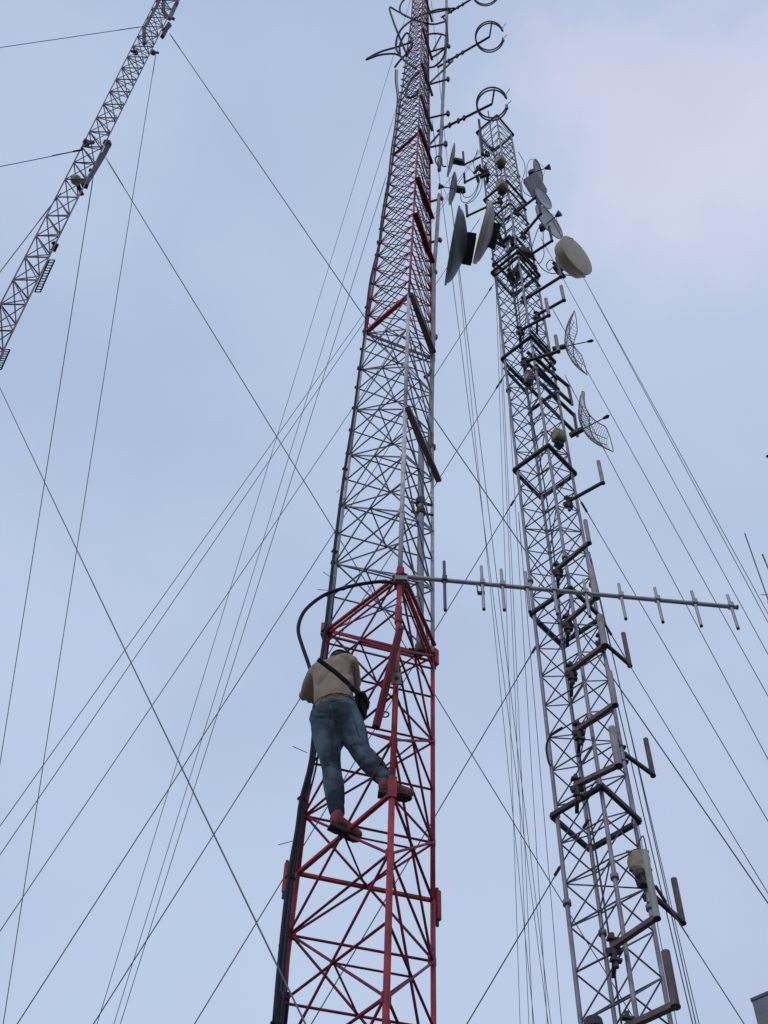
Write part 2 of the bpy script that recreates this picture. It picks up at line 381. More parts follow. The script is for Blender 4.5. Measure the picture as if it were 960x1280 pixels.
# heavy rest bars clamped across the front right face, overhanging the right leg
def rest_bar(px, py, qx, qy, r, mt, lab, off=V((.02, -.05, 0))):
    z = None; best = 1e9                      # height where the front leg shows at photo row py
    for i in range(4000):
        zz = -1+i*.01; e = abs(project(leg_pt(KF, zz))[1]-py)
        if e < best: best, z = e, zz
    p = leg_pt(KF, z); q = at_z(qx, qy, p.z); d = (q-p); d.z = 0
    bar('rest_bar', T1, p+off, p+off+d, r, mt, 'channel', r*.9, label=lab)
    return p, q
rest_bar(512, 372, 540, 445, .031, M_BROWN, 'dirty brown channel bar')
rest_bar(508, 515, 546, 606, .030, M_BROWN, 'dirty brown channel bar overhanging the right leg')
rest_bar(519, 226, 538.5, 277, .036, M_CRIM, 'deep red channel bar'); rest_bar(517, 271, 539, 332, .037, M_CRIM, 'deep red channel bar')
rest_bar(523, 165, 538.5, 208, .027, M_CRIM, 'deep red channel bar'); rest_bar(526, 122, 539, 167, .027, M_BROWN, 'dirty brown channel bar')
rest_bar(529, 82, 539, 123, .026, M_BROWN, 'dirty brown channel bar'); rest_bar(530, 38, 539, 78, .026, M_BROWN, 'dirty brown channel bar')
rest_bar(531, -10, 539, 30, .026, M_BROWN, 'dirty brown channel bar'); rest_bar(501, 722, 540, 812, .015, M_RED, 'red channel bar at the paint change')
# red square arm swung from the front leg down past the man
q = at_h(470, 909, 6.45); p_ = at_h(500, 786, 6.55)
bar('swing_arm', T1, p_, q, .023, M_CRIM, 'box', .021, label='thick dark red square tube hanging down from the front leg')
bar('arm_pin', T1, p_+V((0, -.03, -.02)), p_+V((0, .10, -.02)), .018, M_DARK)
bar('arm_collar', T1, leg_pt(KF, 8.50), leg_pt(KF, 8.72), .030, M_RED, 'pipe')

# ------------------------------------------------------------------ things on tower 1
# vertical poles along its right leg
def pole_path(name, pts, h, r, mt, label, cat='pole', n=12):
    P = [at_h(x, y, h) for x, y in pts]
    c = empty(name, P[-1], label, cat); put('tube', tube_mesh(smooth_pts(P, 4), r, mt, n), c); return c, P
pl, P = pole_path('antenna_pole', [(549, 243), (545.5, 300), (542.5, 340), (541.5, 420), (540, 470), (537.5, 560)], 7.55, .030, M_PIPE, 'long grey pole clamped beside the right leg above the brown rest bar')
for (x, y, x0, y0, mt) in ((552, 248, 535, 253, M_RED), (550, 300, 535, 304, M_RED), (544, 340, 536, 345, M_RUSTPIPE), (544, 421, 536, 423, M_RUSTPIPE), (539, 467, 530, 472, M_RUSTPIPE), (541, 559, 528, 562, M_DARK)):
    a = at_h(x0, y0, 7.60); b = at_z(x, y, a.z); b = a+(b-a).normalized()*min((b-a).length, .6)
    s = bar('clamp_arm', pl, a, b, .021, mt, 'pipe'); bar('clamp_jaw', s, b-V((0, 0, .05)), b+V((0, 0, .05)), .026, mt, 'box', .022)
pl2, P = pole_path('antenna_pole', [(526.5, 556), (526, 640), (525.5, 720), (525, 815)], 7.42, .034, M_GALV, 'thick pale grey pole hanging inside the white section beside the right leg')
for (x, y) in ((525, 628), (525, 812), (526, 640)):
    a = at_h(x, y, 7.42); s = bar('clamp_arm', pl2, a-V((.10, .0, 0)), a+V((.13, .03, 0)), .014, M_RUST)
    bar('clamp_jaw', s, a-V((0, 0, .05)), a+V((0, 0, .05)), .046, M_RUST, 'pipe')
rp_, P = pole_path('antenna_pole', [(558, -60), (558, 0), (558.5, 30), (557, 57), (554, 115), (552, 160), (549, 213)], 7.78, .034, M_PIPE, 'long thin pole beside the tower top carrying the ring antennas')
for (x0, y0, x, y) in ((535, 106, 560, 99), (535, 148, 560, 142), (535, 184.5, 557, 180), (535, 65.5, 561, 58), (535, 17, 561, 12)):
    a = at_h(x0, y0, 7.62); b = at_z(x, y, a.z); s = bar('standoff_arm', rp_, a, b, .022, M_RUSTPIPE)
    bar('clamp_jaw', s, b-V((0, 0, .11)), b+V((0, 0, .11)), .028, M_DARK, 'box', .026)
for (x0, y0, x, y) in ((538, 103, 566, 76), (537, 181, 555, 160), (541, 64, 552, 43)):
    bar('strut', rp_, at_h(x0, y0, 7.7), at_h(x, y, 7.8), .02, M_DARK)

def ring_antenna(x0, y0, cx, cy, rp, gap0, gap1, label):
    a = at_h(x0, y0, 7.8); c = at_z(cx, cy, a.z); rr = (at_z(cx+rp, cy, a.z)-c).length
    t = empty('ring_antenna', a, label, 'antenna', 'open ring antennas on the tower top pole')
    bar('arm', t, a-(c-a).normalized()*.15, c, .026, M_DARK); d = (c-a).normalized(); L_ = (c-a).length
    for f in (.12, .3, .42): 
        p = a+(c-a)*f; bar('clamp', t, p-V((0, 0, .10)), p+V((0, 0, .10)), .022, M_DARK, 'box', .028)
    for k, dz in enumerate((-.09, .09)):
        pts = []
        for i in range(33):
            q = gap1+(gap0+2*PI-gap1)*i/32; pts.append(c+V((math.cos(q)*rr, math.sin(q)*rr, dz)))
        put('ring', tube_mesh(pts, .017, M_GALVB, 8), t)
        if k == 1: E0, E1 = pts[0], pts[-1]
    for e in (E0, E1):
        u = (e-c).normalized(); bar('end_plate', t, e-V((0, 0, .20)), e+V((0, 0, .02)), .028, M_GALVB, 'box', .012)
        bar('tuning_rod', t, e, e+u*.05+V((.05, -.03, .25)), .010, M_ALU)
    bar('feed_rod', t, c, c+V((math.cos(1.05*PI/2-PI)*rr, math.sin(1.05*PI/2-PI)*rr, .0)), .017, M_DARK)
    return t
ring_antenna(554, 80, 612, 46, 17.5, -.55+0, .15, 'open ring antenna on an arm, middle one of three on the thin pole')
ring_antenna(555, 160, 615, 130, 19, -.55, .15, 'lowest open ring antenna, just above the grey tower top')
ring_antenna(558, 18, 607, -12, 17.5, -.55, .15, 'highest open ring antenna, cut by the top edge of the photo')

# coils of spare cable at the tower top
def z1(p): return (440+p[0]/4.364, p[1]/4.364)
coils = [([(330, 228), (250, 255), (150, 285), (78, 325), (150, 300), (230, 294), (275, 312)], 7.35, 'slack black cable loop jutting furthest left from the tower top'),
 ([(320, 100), (245, 60), (205, 42), (225, 115), (262, 210), (300, 300)], 7.35, 'pointed loop of black cable above the leftmost slack loop'),
 ([(560, 45), (470, 52), (400, 75), (320, 115), (265, 165), (242, 220), (245, 275), (290, 335), (350, 375)], 7.25, 'wide arc of black cable round the front of the tower top'),
 ([(310, -30), (268, 20), (265, 68), (320, 100), (400, 125), (450, 132), (505, 118)], 7.3, 'black cable loop cut by the top edge of the photo'),
 ([(405, 190), (450, 183), (500, 190), (522, 215), (512, 270), (490, 325), (450, 362), (415, 370)], 7.6, 'black cable loop hanging between the tower top and the thin pole'),
 ([(430, 318), (480, 285), (520, 235), (512, 120), (500, 100)], 7.65, 'short black cable curving up to the thin pole'),
 ([(235, 365), (262, 330), (300, 290), (330, 240), (300, 180), (262, 240), (262, 300)], 7.4, 'small curl of black cable over the grey cable bundle'),
 ([(380, 385), (330, 430), (300, 480), (300, 530), (350, 520), (370, 480)], 7.2, 'thin cable curl lying on the front of the tower top')]
for pts, h, lab in coils:
    P = [at_h(*z1(p), h+.1*math.sin(i*1.3)) for i, p in enumerate(pts)]
    tag(put('cable_loop', tube_mesh(smooth_pts(P, 6), .023, M_CABLE, 8)), lab, 'cable', 'loops of spare cable at the tower top')
P = [at_h(x, y, 7.75) for x, y in ((548, 208), (545, 203), (544, 198), (548, 195), (552, 198), (553, 207), (558, 208))]
tag(put('cable_loop', tube_mesh(smooth_pts(P, 6), .014, M_CABLEG, 6)), 'tiny wire curl at the bottom end of the thin pole', 'cable')

# bundle of grey cables running up the left leg
bp_ = [(344, 1330), (347, 1280), (354, 1192), (364, 1098), (374, 1038), (379, 1000), (391, 950), (397, 880), (404, 820), (408, 790), (413, 745), (419, 690), (425, 640), (432, 587), (443, 517), (450, 462), (456, 420), (459, 385), (464, 347), (474, 305), (478, 270), (486, 222), (490, 186), (494, 160), (497, 130), (497, 118), (495, 103), (495, 87)]
base = empty('cable_bundle', at_h(347, 1280, 7.2), 'bundle of dark grey cables strapped up the left leg of the red and white tower', 'cables')
for k, (lo_, hi_, rb_, rt_, mt) in enumerate(((-4.0, -3.6, .0165, .0105, M_CABLE), (-.6, -1.0, .0155, .0100, M_CABLEG), (2.6, 6.5, .0125, .0060, M_CABLE), (8.2, 9.0, .0090, .0050, M_CABLE))):
    P = []; rr = []
    for i, (x, y) in enumerate(bp_):
        f = max(.30, min(1, y/1280)); g_ = min(1, max(0, (960-y)/120)); P.append(at_h(x+(lo_+(hi_-lo_)*g_)*f**1.3, y, 7.17+(0, .02, .02+.13*g_, .12)[k]))
    if k == 1: P0s = P
    P = smooth_pts([V((P[0].x-.05, P[0].y-.05, 0.02))]+P, 4); n_ = len(P)
    put('cable', tube_mesh(P, [rb_+(rt_-rb_)*min(1, i/(n_*.6)) for i in range(n_)], mt, 8), base)
for i in range(1, 20, 2):
    p = P0s[i]+V((-.004, -.004, 0)); t = (P0s[i+1]-P0s[i-1]).normalized()
    bar('cable_tie', base, p-t*.008, p+t*.008, .034 if i < 10 else .026, M_CABLE, 'box', .02)
for (x0, y0, x1, y1) in ((384, 941, 366, 933), (367, 1051, 348, 1056), (414, 722, 404, 715), (413, 738, 397, 737), (357, 1146, 353, 1144), (350, 1186, 348, 1181), (424, 612, 421, 616)):
    a = at_h(x0, y0, 7.15); b = at_h(x1, y1, 7.1); bar('tie_tail', base, a, b, .003, M_CABLEG)
# small step clips up the tower's left leg
for i, (z, s) in enumerate(levels):
    if ZB < z < 30:
        p = leg_pt(KL, z); bar('clip', T1, p+V((-.045, -.03, -.02)), p+V((.0, -.015, -.02)), .011, M_DARK, 'box', .018)

# ------------------------------------------------------------------ yagi antenna on its boom
zy = 9.15+Z0
yb = at_z(493, 728, zy)+V((-.02, -.07, 0)); ye = at_z(919, 765, zy)+V((0, -.05, 0)); ax = (ye-yb).normalized()
Y = empty('yagi_antenna', yb, 'long grey horizontal boom antenna with ten upright rods sticking out right of the tower', 'antenna')
bar('boom', Y, yb, ye, .019, M_ALU, 'pipe'); bar('boom_cap', Y, ye, ye+ax*.015, .021, M_DARK, 'pipe')
els = [(556, 702, 762), (602, 708, 761), (627, 712, 762), (659, 715, 764), (693, 720, 767), (732, 725, 770), (776, 730, 773), (822, 735, 777), (868, 739, 782), (913, 744, 785)]
for i, (x, a, b) in enumerate(els):
    best = min((abs(project(yb+ax*t*.01)[0]-x), t) for t in range(0, 320)); c = yb+ax*best[1]*.01+V((0, -.012, 0))
    hi = rise(c, a); lo = rise(c, b)
    tilt = V((.0, .0, 0))
    mt = M_ALUD if i == 0 else M_ALU
    e = bar('element', Y, c+V((0, 0, lo)), c+V((0, 0, hi)), .0135, mt, 'pipe', label='dark reflector rod nearest the tower' if i == 0 else None)
    bar('rod_tip', e, c+V((0, 0, lo-.012)), c+V((0, 0, lo)), .014, M_DARK, 'pipe')
    bar('clamp', e, c-ax*.02, c+ax*.02, .026, M_ALUD if i == 0 else M_ALU, 'box', .026)
    if i == 1:
        f = c-ax*.045+V((0, 0, -.15)); bar('feed_rod', Y, f+V((0, 0, .01)), f+V((0, 0, .15)), .006, M_ALUD); bar('feed_point', Y, f, f+ax*.06, .012, M_DARK, 'box', .014)
# mounting bracket with u-bolts round the front leg
fp = leg_pt(KF, 9.12)
bar('mount_plate', Y, fp+V((-.045, -.038, -.02)), fp+V((.065, -.038, -.02)), .010, M_GALV, 'box', .042, up=(0, 0, 1))
bar('mount_plate', Y, fp+V((-.045, .038, -.02)), fp+V((.065, .038, -.02)), .010, M_GALV, 'box', .042, up=(0, 0, 1))
for dz in (-.05, .035):
    bar('u_bolt', Y, fp+V((-.035, -.052, dz)), fp+V((.055, -.052, dz)), .008, M_DARK); 
    for dx in (-.035, .055): bar('u_bolt', Y, fp+V((dx, -.054, dz)), fp+V((dx, .05, dz)), .008, M_DARK)
# feeder cable
fc = [(500, 731), (480, 727), (455, 729.5), (430, 735), (405, 744), (384, 760), (375, 775), (373, 790), (378, 808), (385, 828), (392, 850)]
P = [at_h(x, y, 6.60+.010*i*2) for i, (x, y) in enumerate(fc)]
fo = tag(put('feeder_cable', tube_mesh(smooth_pts(P, 6), .0155, M_CABLE, 10)), 'thick black cable arching from the boom antenna mount down behind the man', 'cable')
WORLD[fo] = Matrix.Identity(4)
for i in (1, 3):
    bar('tape_band', fo, P[i]-(P[i+1]-P[i]).normalized()*.02, P[i]+(P[i+1]-P[i]).normalized()*.02, .019, M_CABLEG, 'pipe')

# rigging block hanging under the front leg
c = at_h(495.5, 848, 6.42); rb = empty('rigging_block', c, 'small rusty pulley block hanging beside the red front leg right of the man', 'pulley')
bar('cheek', rb, c+V((-.02, 0, -.07)), c+V((-.02, 0, .07)), .006, M_RUST, 'box', .018, up=(1, 0, 0)); bar('cheek', rb, c+V((.02, 0, -.07)), c+V((.02, 0, .07)), .006, M_BROWN, 'box', .018, up=(1, 0, 0))
put('sheave', lathe_mesh([(0, -.012), (.024, -.012), (.019, 0), (.024, .012), (0, .012)], M_RUST, 16), rb, frame_m(c, (1, 0, 0)))
put('hook', tube_mesh([c+V((0, .03*math.sin(t*.5), -.09-.03+.03*math.cos(t*.5))) for t in range(11)], .006, M_RUST, 6), rb)
bar('shackle', rb, c+V((0, 0, .07)), c+V((0, 0, .2)), .012, M_RUST)
c2 = at_h(481, 893, 6.6)
put('ring', tube_mesh([c2+V((.03*math.cos(t*PI/6), 0, .03*math.sin(t*PI/6))) for t in range(12)], .006, M_DARK, 6, closed=True), rb)

# ------------------------------------------------------------------ the climbing man
def blob(bm, p, r, ax=None, sx=1, sy=1, sz=1):
    M = Matrix.Translation(V(p))
    if ax is not None: M = M @ ax.to_4x4()
    bmesh.ops.create_icosphere(bm, subdivisions=2, radius=1, matrix=M @ Matrix.Diagonal((r*sx, r*sy, r*sz, 1)))
def limb(bm, p0, p1, r0, r1, n=9, ax=None, sx=1, sy=1, prof=None):
    n = n*2 if max(r0, r1) > .04 else n
    p0, p1 = V(p0), V(p1)
    for i in range(n):
        t = i/(n-1); r = r0+(r1-r0)*t
        if prof: r += prof(t)
        blob(bm, p0.lerp(p1, t), r, ax, sx, sy, 1)
def remesh(bm, name, mt, vox, sm=6):
    me = bpy.data.meshes.new(name); bm.to_mesh(me); bm.free()
    o = bpy.data.objects.new(name, me); C.objects.link(o)
    a = o.modifiers.new('r', 'REMESH'); a.mode = 'VOXEL'; a.voxel_size = vox; a.use_smooth_shade = True
    b = o.modifiers.new('s', 'SMOOTH'); b.factor = .5; b.iterations = sm
    dg = bpy.context.evaluated_depsgraph_get(); m2 = bpy.data.meshes.new_from_object(o.evaluated_get(dg))
    bpy.data.objects.remove(o); m2.name = name; m2.materials.clear(); m2.materials.append(mt)
    for p in m2.polygons: p.use_smooth = True
    return m2
def folds(me, amp, sc, direc, seed):           # cloth folds: push vertices along their normals
    d = V(direc).normalized(); 
    ns = [v.normal.copy() for v in me.vertices]
    for v, n in zip(me.vertices, ns):
        q = v.co*sc; q = q + d*(-(q.dot(d))*.62)+V((seed, 0, 0))
        f = noise.noise(q)+.5*noise.noise(q*2.1); v.co += n*(amp*(1-abs(f)*2.6))
def creases(me, amp, sc, direc, seed, spots=None):    # sharp pulled creases, strongest round the joints
    d = V(direc).normalized(); ns = [v.normal.copy() for v in me.vertices]
    for v, n in zip(me.vertices, ns):
        wgt = 1.0
        if spots: wgt = .10+max(math.exp(-((v.co-V(p)).length/r)**2) for p, r in spots)
        q = v.co*sc; q = q-d*(q.dot(d)*.72)+V((seed, 0, 0)); q += noise.noise_vector(v.co*4)*.5
        v.co -= n*(amp*wgt*max(0, 1-abs(noise.noise(q))*3.2)**2)
def patch(host, name, mt, par, centre, w_, h_, dirn, rot=0, lift=.004, taper=0.0):   # cloth panel sewn on a surface
    from mathutils.bvhtree import BVHTree
    tree = BVHTree.FromPolygons([v.co for v in host.vertices], [list(p.vertices) for p in host.polygons])
    dirn = V(dirn).normalized(); xr = dirn.cross(V((0, 0, 1))).normalized(); yr = xr.cross(dirn); bm = bmesh.new(); g_ = {}
    for i in range(7):
        for j in range(7):
            a_ = (i/6-.5)*w_*(1-taper*(.5-j/6)); b_ = (j/6-.5)*h_; ca, sa = math.cos(rot), math.sin(rot)
            o_ = V(centre)+xr*(a_*ca-b_*sa)+yr*(a_*sa+b_*ca)-dirn*.4; hit, nn, _, _ = tree.ray_cast(o_, dirn)
            if hit is None: continue
            edge_ = i in (0, 6) or j in (0, 6); g_[i, j] = bm.verts.new(hit-dirn*(lift*(.1 if edge_ else 1)))
    for i in range(6):
        for j in range(6):
            k_ = [(i, j), (i+1, j), (i+1, j+1), (i, j+1)]
            if all(k in g_ for k in k_): bm.faces.new([g_[k] for k in k_])
    return put(name, finish(bm, name, mt), par)
rel = lambda x, y, z: V((x, y, z+Z0))
aL = CAM+ray(421, 1019)*9.47; kL = rel(-.296, 6.785, 7.075); hL = rel(-.388, 6.725, 7.525)
aR = rel(.092, 6.615, 6.766); kR = rel(-.080, 6.75, 7.19); hR = rel(-.235, 6.735, 7.615)
pel = (hL+hR)/2+V((0, 0, .03))
S = reach(pel, 417, 834, .47, True)
rgt = V((.90, -.36, .06)).normalized(); fwd = V((.38, .92, 0)).normalized(); upv = V((0, 0, 1))
AX = Matrix((rgt, fwd, rgt.cross(fwd))).transposed()
man = empty('person', (aL+aR)/2-V((0, 0, .1)), 'man in taupe shirt and blue jeans climbing the red tower, seen from below and behind', 'person')
# jeans
bm = bmesh.new()
bul = lambda t: .012*math.sin(PI*min(1, t*1.25))
blob(bm, pel+V((0, 0, .02)), .138, AX, 1.02, .78, .9); blob(bm, pel+upv*.12, .132, AX, 1.0, .74, .7)
blob(bm, hL+V((.012, 0, -.03))-fwd*.02, .104, AX, 1, 1, 1.2); blob(bm, hR+V((-.008, 0, -.03))-fwd*.02, .108, AX, 1, 1, 1.2)
limb(bm, hL+V((.01, 0, .0)), kL, .110, .074, 14, prof=bul); limb(bm, kL, aL+V((0, 0, .03)), .072, .052, 10, prof=lambda t: .014*math.sin(PI*t*.9))
limb(bm, hR+V((-.01, 0, .0)), kR, .122, .078, 14, prof=bul); limb(bm, kR, aR+V((0, 0, .03)), .076, .056, 10, prof=lambda t: .014*math.sin(PI*t*.9))
je = remesh(bm, 'jeans', M_JEANS, .0078, 3); creases(je, .010, 12, (.90, .1, -.42), 3.0, [(aL, .17), (aR, .19), (kL+V((0, 0, -.05)), .12), (kR+V((0, 0, -.03)), .13), ((hL+hR)/2-V((0, 0, .10)), .13)]); folds(je, .0022, 5.5, (.3, .1, .95), 9.0)
jo = put('jeans', je, man)
M_SEAM = mat('dark_denim_seam', (.026, .038, .052), .9, var=.2, scale=30)
bk = (pel-CAM).normalized(); bk = V((bk.x, bk.y, .55)).normalized()
for s_, c_ in ((-1, hL), (1, hR)):
    patch(je, 'back_pocket', M_SEAM, jo, CAM+ray(404 if s_ < 0 else 428, 888)*((pel-CAM).length), .085, .095, bk, .05, .005, .15)
patch(je, 'centre_seam', M_SEAM, jo, CAM+ray(416, 893)*((pel-CAM).length), .008, .17, bk, .08, .003)
patch(je, 'yoke_seam', M_SEAM, jo, CAM+ray(414, 878)*((pel-CAM).length), .26, .008, bk, .12, .003)
for (a_, b_, dx) in ((hL, kL, .0), (kL, aL, .0), (hR, kR, .0), (kR, aR, .0)):
    m_ = (a_+b_)/2; dd = (b_-a_); patch(je, 'leg_seam', M_SEAM, jo, m_+V((.03, 0, 0)), .007, dd.length*.8, bk, math.atan2(dd.x, -dd.z)*1.0, .0025)
# back pockets and belt
bl = [pel+upv*.165+AX @ V((.135*math.cos(q*PI/16), .097*math.sin(q*PI/16), 0)) for q in range(32)]
put('belt', tube_mesh(bl, .012, M_BAG, 8, closed=True), man)
# boots
def boot(ank, toe_dir, length, s=1):
    toe_dir = V(toe_dir).normalized(); side = toe_dir.cross(upv).normalized(); upn = side.cross(toe_dir); A = Matrix((side, toe_dir, upn)).transposed()
    heel = ank+toe_dir*.004-upn*.050; toe = ank+toe_dir*(length-.045)-upn*.060
    bm = bmesh.new()
    limb(bm, ank+upn*.03, ank-upn*.03, .047, .046, 5); blob(bm, heel, .043, A, .85, 1, .95)
    limb(bm, ank-upn*.025+toe_dir*.02, toe, .046, .040, 9, A, .95, 1); 
    o = put('boot', remesh(bm, 'boot', M_BOOT, .007, 4), man)
    bm = bmesh.new(); pts = []
    for i in range(28):
        q = i*2*PI/28; x = math.sin(q); y = math.cos(q); wd = .044+.006*y-(.008 if -.5 < y < .1 else 0)
        pts.append(heel*.5+toe*.5+toe_dir*(y*(length*.53))+side*(x*wd)-upn*.036)
    lo = [bm.verts.new(p-upn*(.022 if (p-heel).dot(toe_dir) > .07 or (p-heel).dot(toe_dir) < 0.02 else .024)) for p in pts]; hi = [bm.verts.new(p+upn*.004) for p in pts]
    bm.faces.new(lo[::-1]); bm.faces.new(hi)
    for i in range(28): bm.faces.new((lo[i], lo[(i+1) % 28], hi[(i+1) % 28], hi[i]))
    bmesh.ops.recalc_face_normals(bm, faces=bm.faces)
    so = put('sole', finish(bm, 'sole', M_SOLE, False), o)
    hc = heel-upn*.058; bar('boot_heel', o, hc-toe_dir*.04, hc+toe_dir*.035, .032, M_SOLE, 'box', .014)
    for q in range(5):
        c = toe-toe_dir*(.01+.026*q)-upn*.058; bar('tread_lug', o, c-side*.03, c+side*.03, .009, M_SOLE, 'box', .006)
    return o
toeL = at_z(456, 1046, aL.z-.10); dL = toeL-aL; dL.z = -.02
boot(aL+V((0, 0, -.02)), (dL.x, dL.y, -.03), .215)
toeR = at_z(517, 987, aR.z-.05); dR = toeR-aR; dR.z = 0
boot(aR+V((.0, 0, -.01)), (dR.x, dR.y, -.02), .215)
# shirt
shL = S-rgt*.155+V((0, 0, -.015)); shR = S+rgt*.140+V((0, 0, -.015))
elL = reach(shL, 382, 868, .27, True); elR = reach(shR, 443, 853, .25, True)
bm = bmesh.new()
for i in range(26):
    t = i/25; c = (pel+upv*.06).lerp(S-upv*.05, t); wd = .158+.010*t-.006*math.sin(PI*t); blob(bm, c, 1, AX, wd, .116+.008*math.sin(PI*t), .070 if i == 0 else .085)
blob(bm, S-rgt*.09-fwd*.012, .085, AX, 1.15, .95, .75); blob(bm, S+rgt*.09-fwd*.012, .085, AX, 1.15, .95, .75)
blob(bm, S+upv*.02+fwd*.02, .08, AX, 1.2, 1, .8)
limb(bm, shL, elL, .066, .058, 8); limb(bm, shR, elR, .066, .056, 8)
hdL = elL+fwd*.17+rgt*.06+upv*.02; hdR = elR+fwd*.19+upv*.03-rgt*.03
limb(bm, elL, elL.lerp(hdL, .35), .056, .05, 4); limb(bm, elR, elR.lerp(hdR, .08), .054, .050, 3)
sh = remesh(bm, 'shirt', M_SHIRT, .0080, 3); creases(sh, .020, 7.5, (.58, -.22, .78), 8.0, [(pel+upv*.2-rgt*.03, .17), (pel+upv*.12-rgt*.11, .16), (elL, .12), (shR-upv*.1, .10)]); folds(sh, .0015, 5, (.6, -.2, .78), 8.0)
put('shirt', sh, man)
hem = [pel+upv*.065+AX @ V((.163*math.cos(q*PI/20), .121*math.sin(q*PI/20), .006*math.sin(q*2.1))) for q in range(40)]
put('shirt_hem', tube_mesh(hem, .0065, M_SHIRT, 6, closed=True), man)
# one continuous body: trunk, neck, head, arms, hands, legs under the clothes
bm = bmesh.new()
nk = S+upv*.085+fwd*.035; hd = S+upv*.175+fwd*.12
for i in range(10):
    t = i/9; blob(bm, pel.lerp(S, t), 1, AX, .12+.02*t, .08, .08)
limb(bm, S, nk, .062, .055, 4); limb(bm, nk, hd, .056, .07, 5)
HA = Matrix.Rotation(math.radians(-28), 3, rgt) @ AX
blob(bm, hd, .098, HA, .80, .98, 1.15); blob(bm, hd+fwd*.035-upv*.07, .06, HA, .85, .9, .8)
face = HA @ V((0, 1, 0)); fu = HA @ V((0, 0, 1)); fr = HA @ V((1, 0, 0))
blob(bm, hd+face*.098-fu*.012, .017, HA, .8, 1.1, 1.5); blob(bm, hd+face*.088-fu*.06, .02, HA, 1.3, .6, .5)
for s_ in (-1, 1):
    blob(bm, hd+fr*.080*s_-fu*.01, .028, HA, .35, .8, 1.15); blob(bm, hd+fr*.032*s_+face*.082+fu*.02, .018, HA, 1.2, .6, .6)
limb(bm, S-rgt*.08, shL, .05, .05, 4); limb(bm, S+rgt*.08, shR, .05, .05, 4)
limb(bm, shL, elL, .045, .036, 8); limb(bm, shR, elR, .045, .036, 8); limb(bm, elL, hdL, .036, .026, 8); limb(bm, elR, hdR, .036, .026, 8)
limb(bm, hL, kL, .07, .048, 9); limb(bm, kL, aL, .048, .036, 9); limb(bm, hR, kR, .07, .048, 9); limb(bm, kR, aR, .048, .036, 9)
for (wr, sg) in ((hdL, -1), (hdR, 1)):
    A = AX; pm = wr+fwd*.05
    blob(bm, pm, .04, A, .42, 1.1, .95)                       # palm, upright, fingers closed round a bar
    for q in range(4):
        ln = (.070, .080, .076, .060)[q]; r = .0088-.0006*(q == 3)
        k0 = pm+fwd*.036+upv*(.028-.019*q); k1 = k0+fwd*ln*.42-rgt*sg*.006; k2 = k1-rgt*sg*ln*.36+fwd*.004; k3 = k2-fwd*ln*.30-rgt*sg*.004
        limb(bm, k0, k1, r+.001, r, 5); limb(bm, k1, k2, r, r*.95, 5); limb(bm, k2, k3, r*.95, r*.85, 5)
    t0 = wr+fwd*.018+upv*.022-rgt*sg*.012; t1 = t0+fwd*.034+upv*.014-rgt*sg*.022; t2 = t1+fwd*.028-rgt*sg*.010
    limb(bm, t0, t1, .013, .0105, 5); limb(bm, t1, t2, .0105, .009, 5)
put('body', remesh(bm, 'body', M_SKIN, .0062, 2), man)
# hair and cap
bm = bmesh.new(); blob(bm, hd-face*.012+fu*.012, .101, HA, .83, .97, 1.10)
hm = finish(bm, 'hair', M_HAIR); put('hair', hm, man)
bm = bmesh.new(); bmesh.ops.create_uvsphere(bm, u_segments=24, v_segments=14, radius=1)
for v in list(bm.verts):
    if v.co.z < -.05: bm.verts.remove(v)
me = finish(bm, 'cap_crown', M_CAP)
Mc = Matrix.Translation(hd-face*.008+fu*.022) @ HA.to_4x4() @ Matrix.Diagonal((.092, .108, .112, 1))
cpo = put('cap', me, man, Mc)
bm = bmesh.new(); vv = []; 
for k in range(9):
    q = PI*k/8; vv.append((math.cos(q)*.078, .085+math.sin(q)*.075))
top = [bm.verts.new((x, y, .004)) for x, y in vv]; bot = [bm.verts.new((x, y, -.002)) for x, y in vv]
bm.faces.new(top); bm.faces.new(bot[::-1])
for k in range(8): bm.faces.new((top[k], bot[k], bot[k+1], top[k+1]))
put('cap_peak', finish(bm, 'cap_peak', M_CAP, False), cpo, Matrix.Translation(hd+fu*.02) @ HA.to_4x4())
# collar
put('collar', tube_mesh([S+upv*.075+fwd*.02+AX @ V((.062*math.cos(q*PI/10), .058*math.sin(q*PI/10), 0)) for q in range(20)], .012, M_SHIRT, 8, closed=True), man)
# shoulder bag on its strap (a thing of its own)
bgc = at_h(451, 883, 6.78)
bag = empty('shoulder_bag', bgc, 'black bag hanging at the man\'s right hip on a diagonal back strap', 'bag')
bm = bmesh.new(); bmesh.ops.create_cube(bm, size=1); bmesh.ops.bevel(bm, geom=bm.edges[:], offset=.16, segments=3, affect='EDGES', profile=.6)
AB = Matrix((rgt, fwd, upv)).transposed().to_4x4()
put('pouch', finish(bm, 'pouch', M_BAG), bag, Matrix.Translation(bgc) @ AB @ Matrix.Rotation(.12, 4, 'Y') @ Matrix.Diagonal((.070, .13, .165, 1)))
bm = bmesh.new(); bmesh.ops.create_cube(bm, size=1); bmesh.ops.bevel(bm, geom=bm.edges[:], offset=.12, segments=2, affect='EDGES')
put('flap', finish(bm, 'flap', M_BAG), bag, Matrix.Translation(bgc+upv*.06+rgt*.01) @ AB @ Matrix.Rotation(.12, 4, 'Y') @ Matrix.Diagonal((.080, .14, .08, 1)))
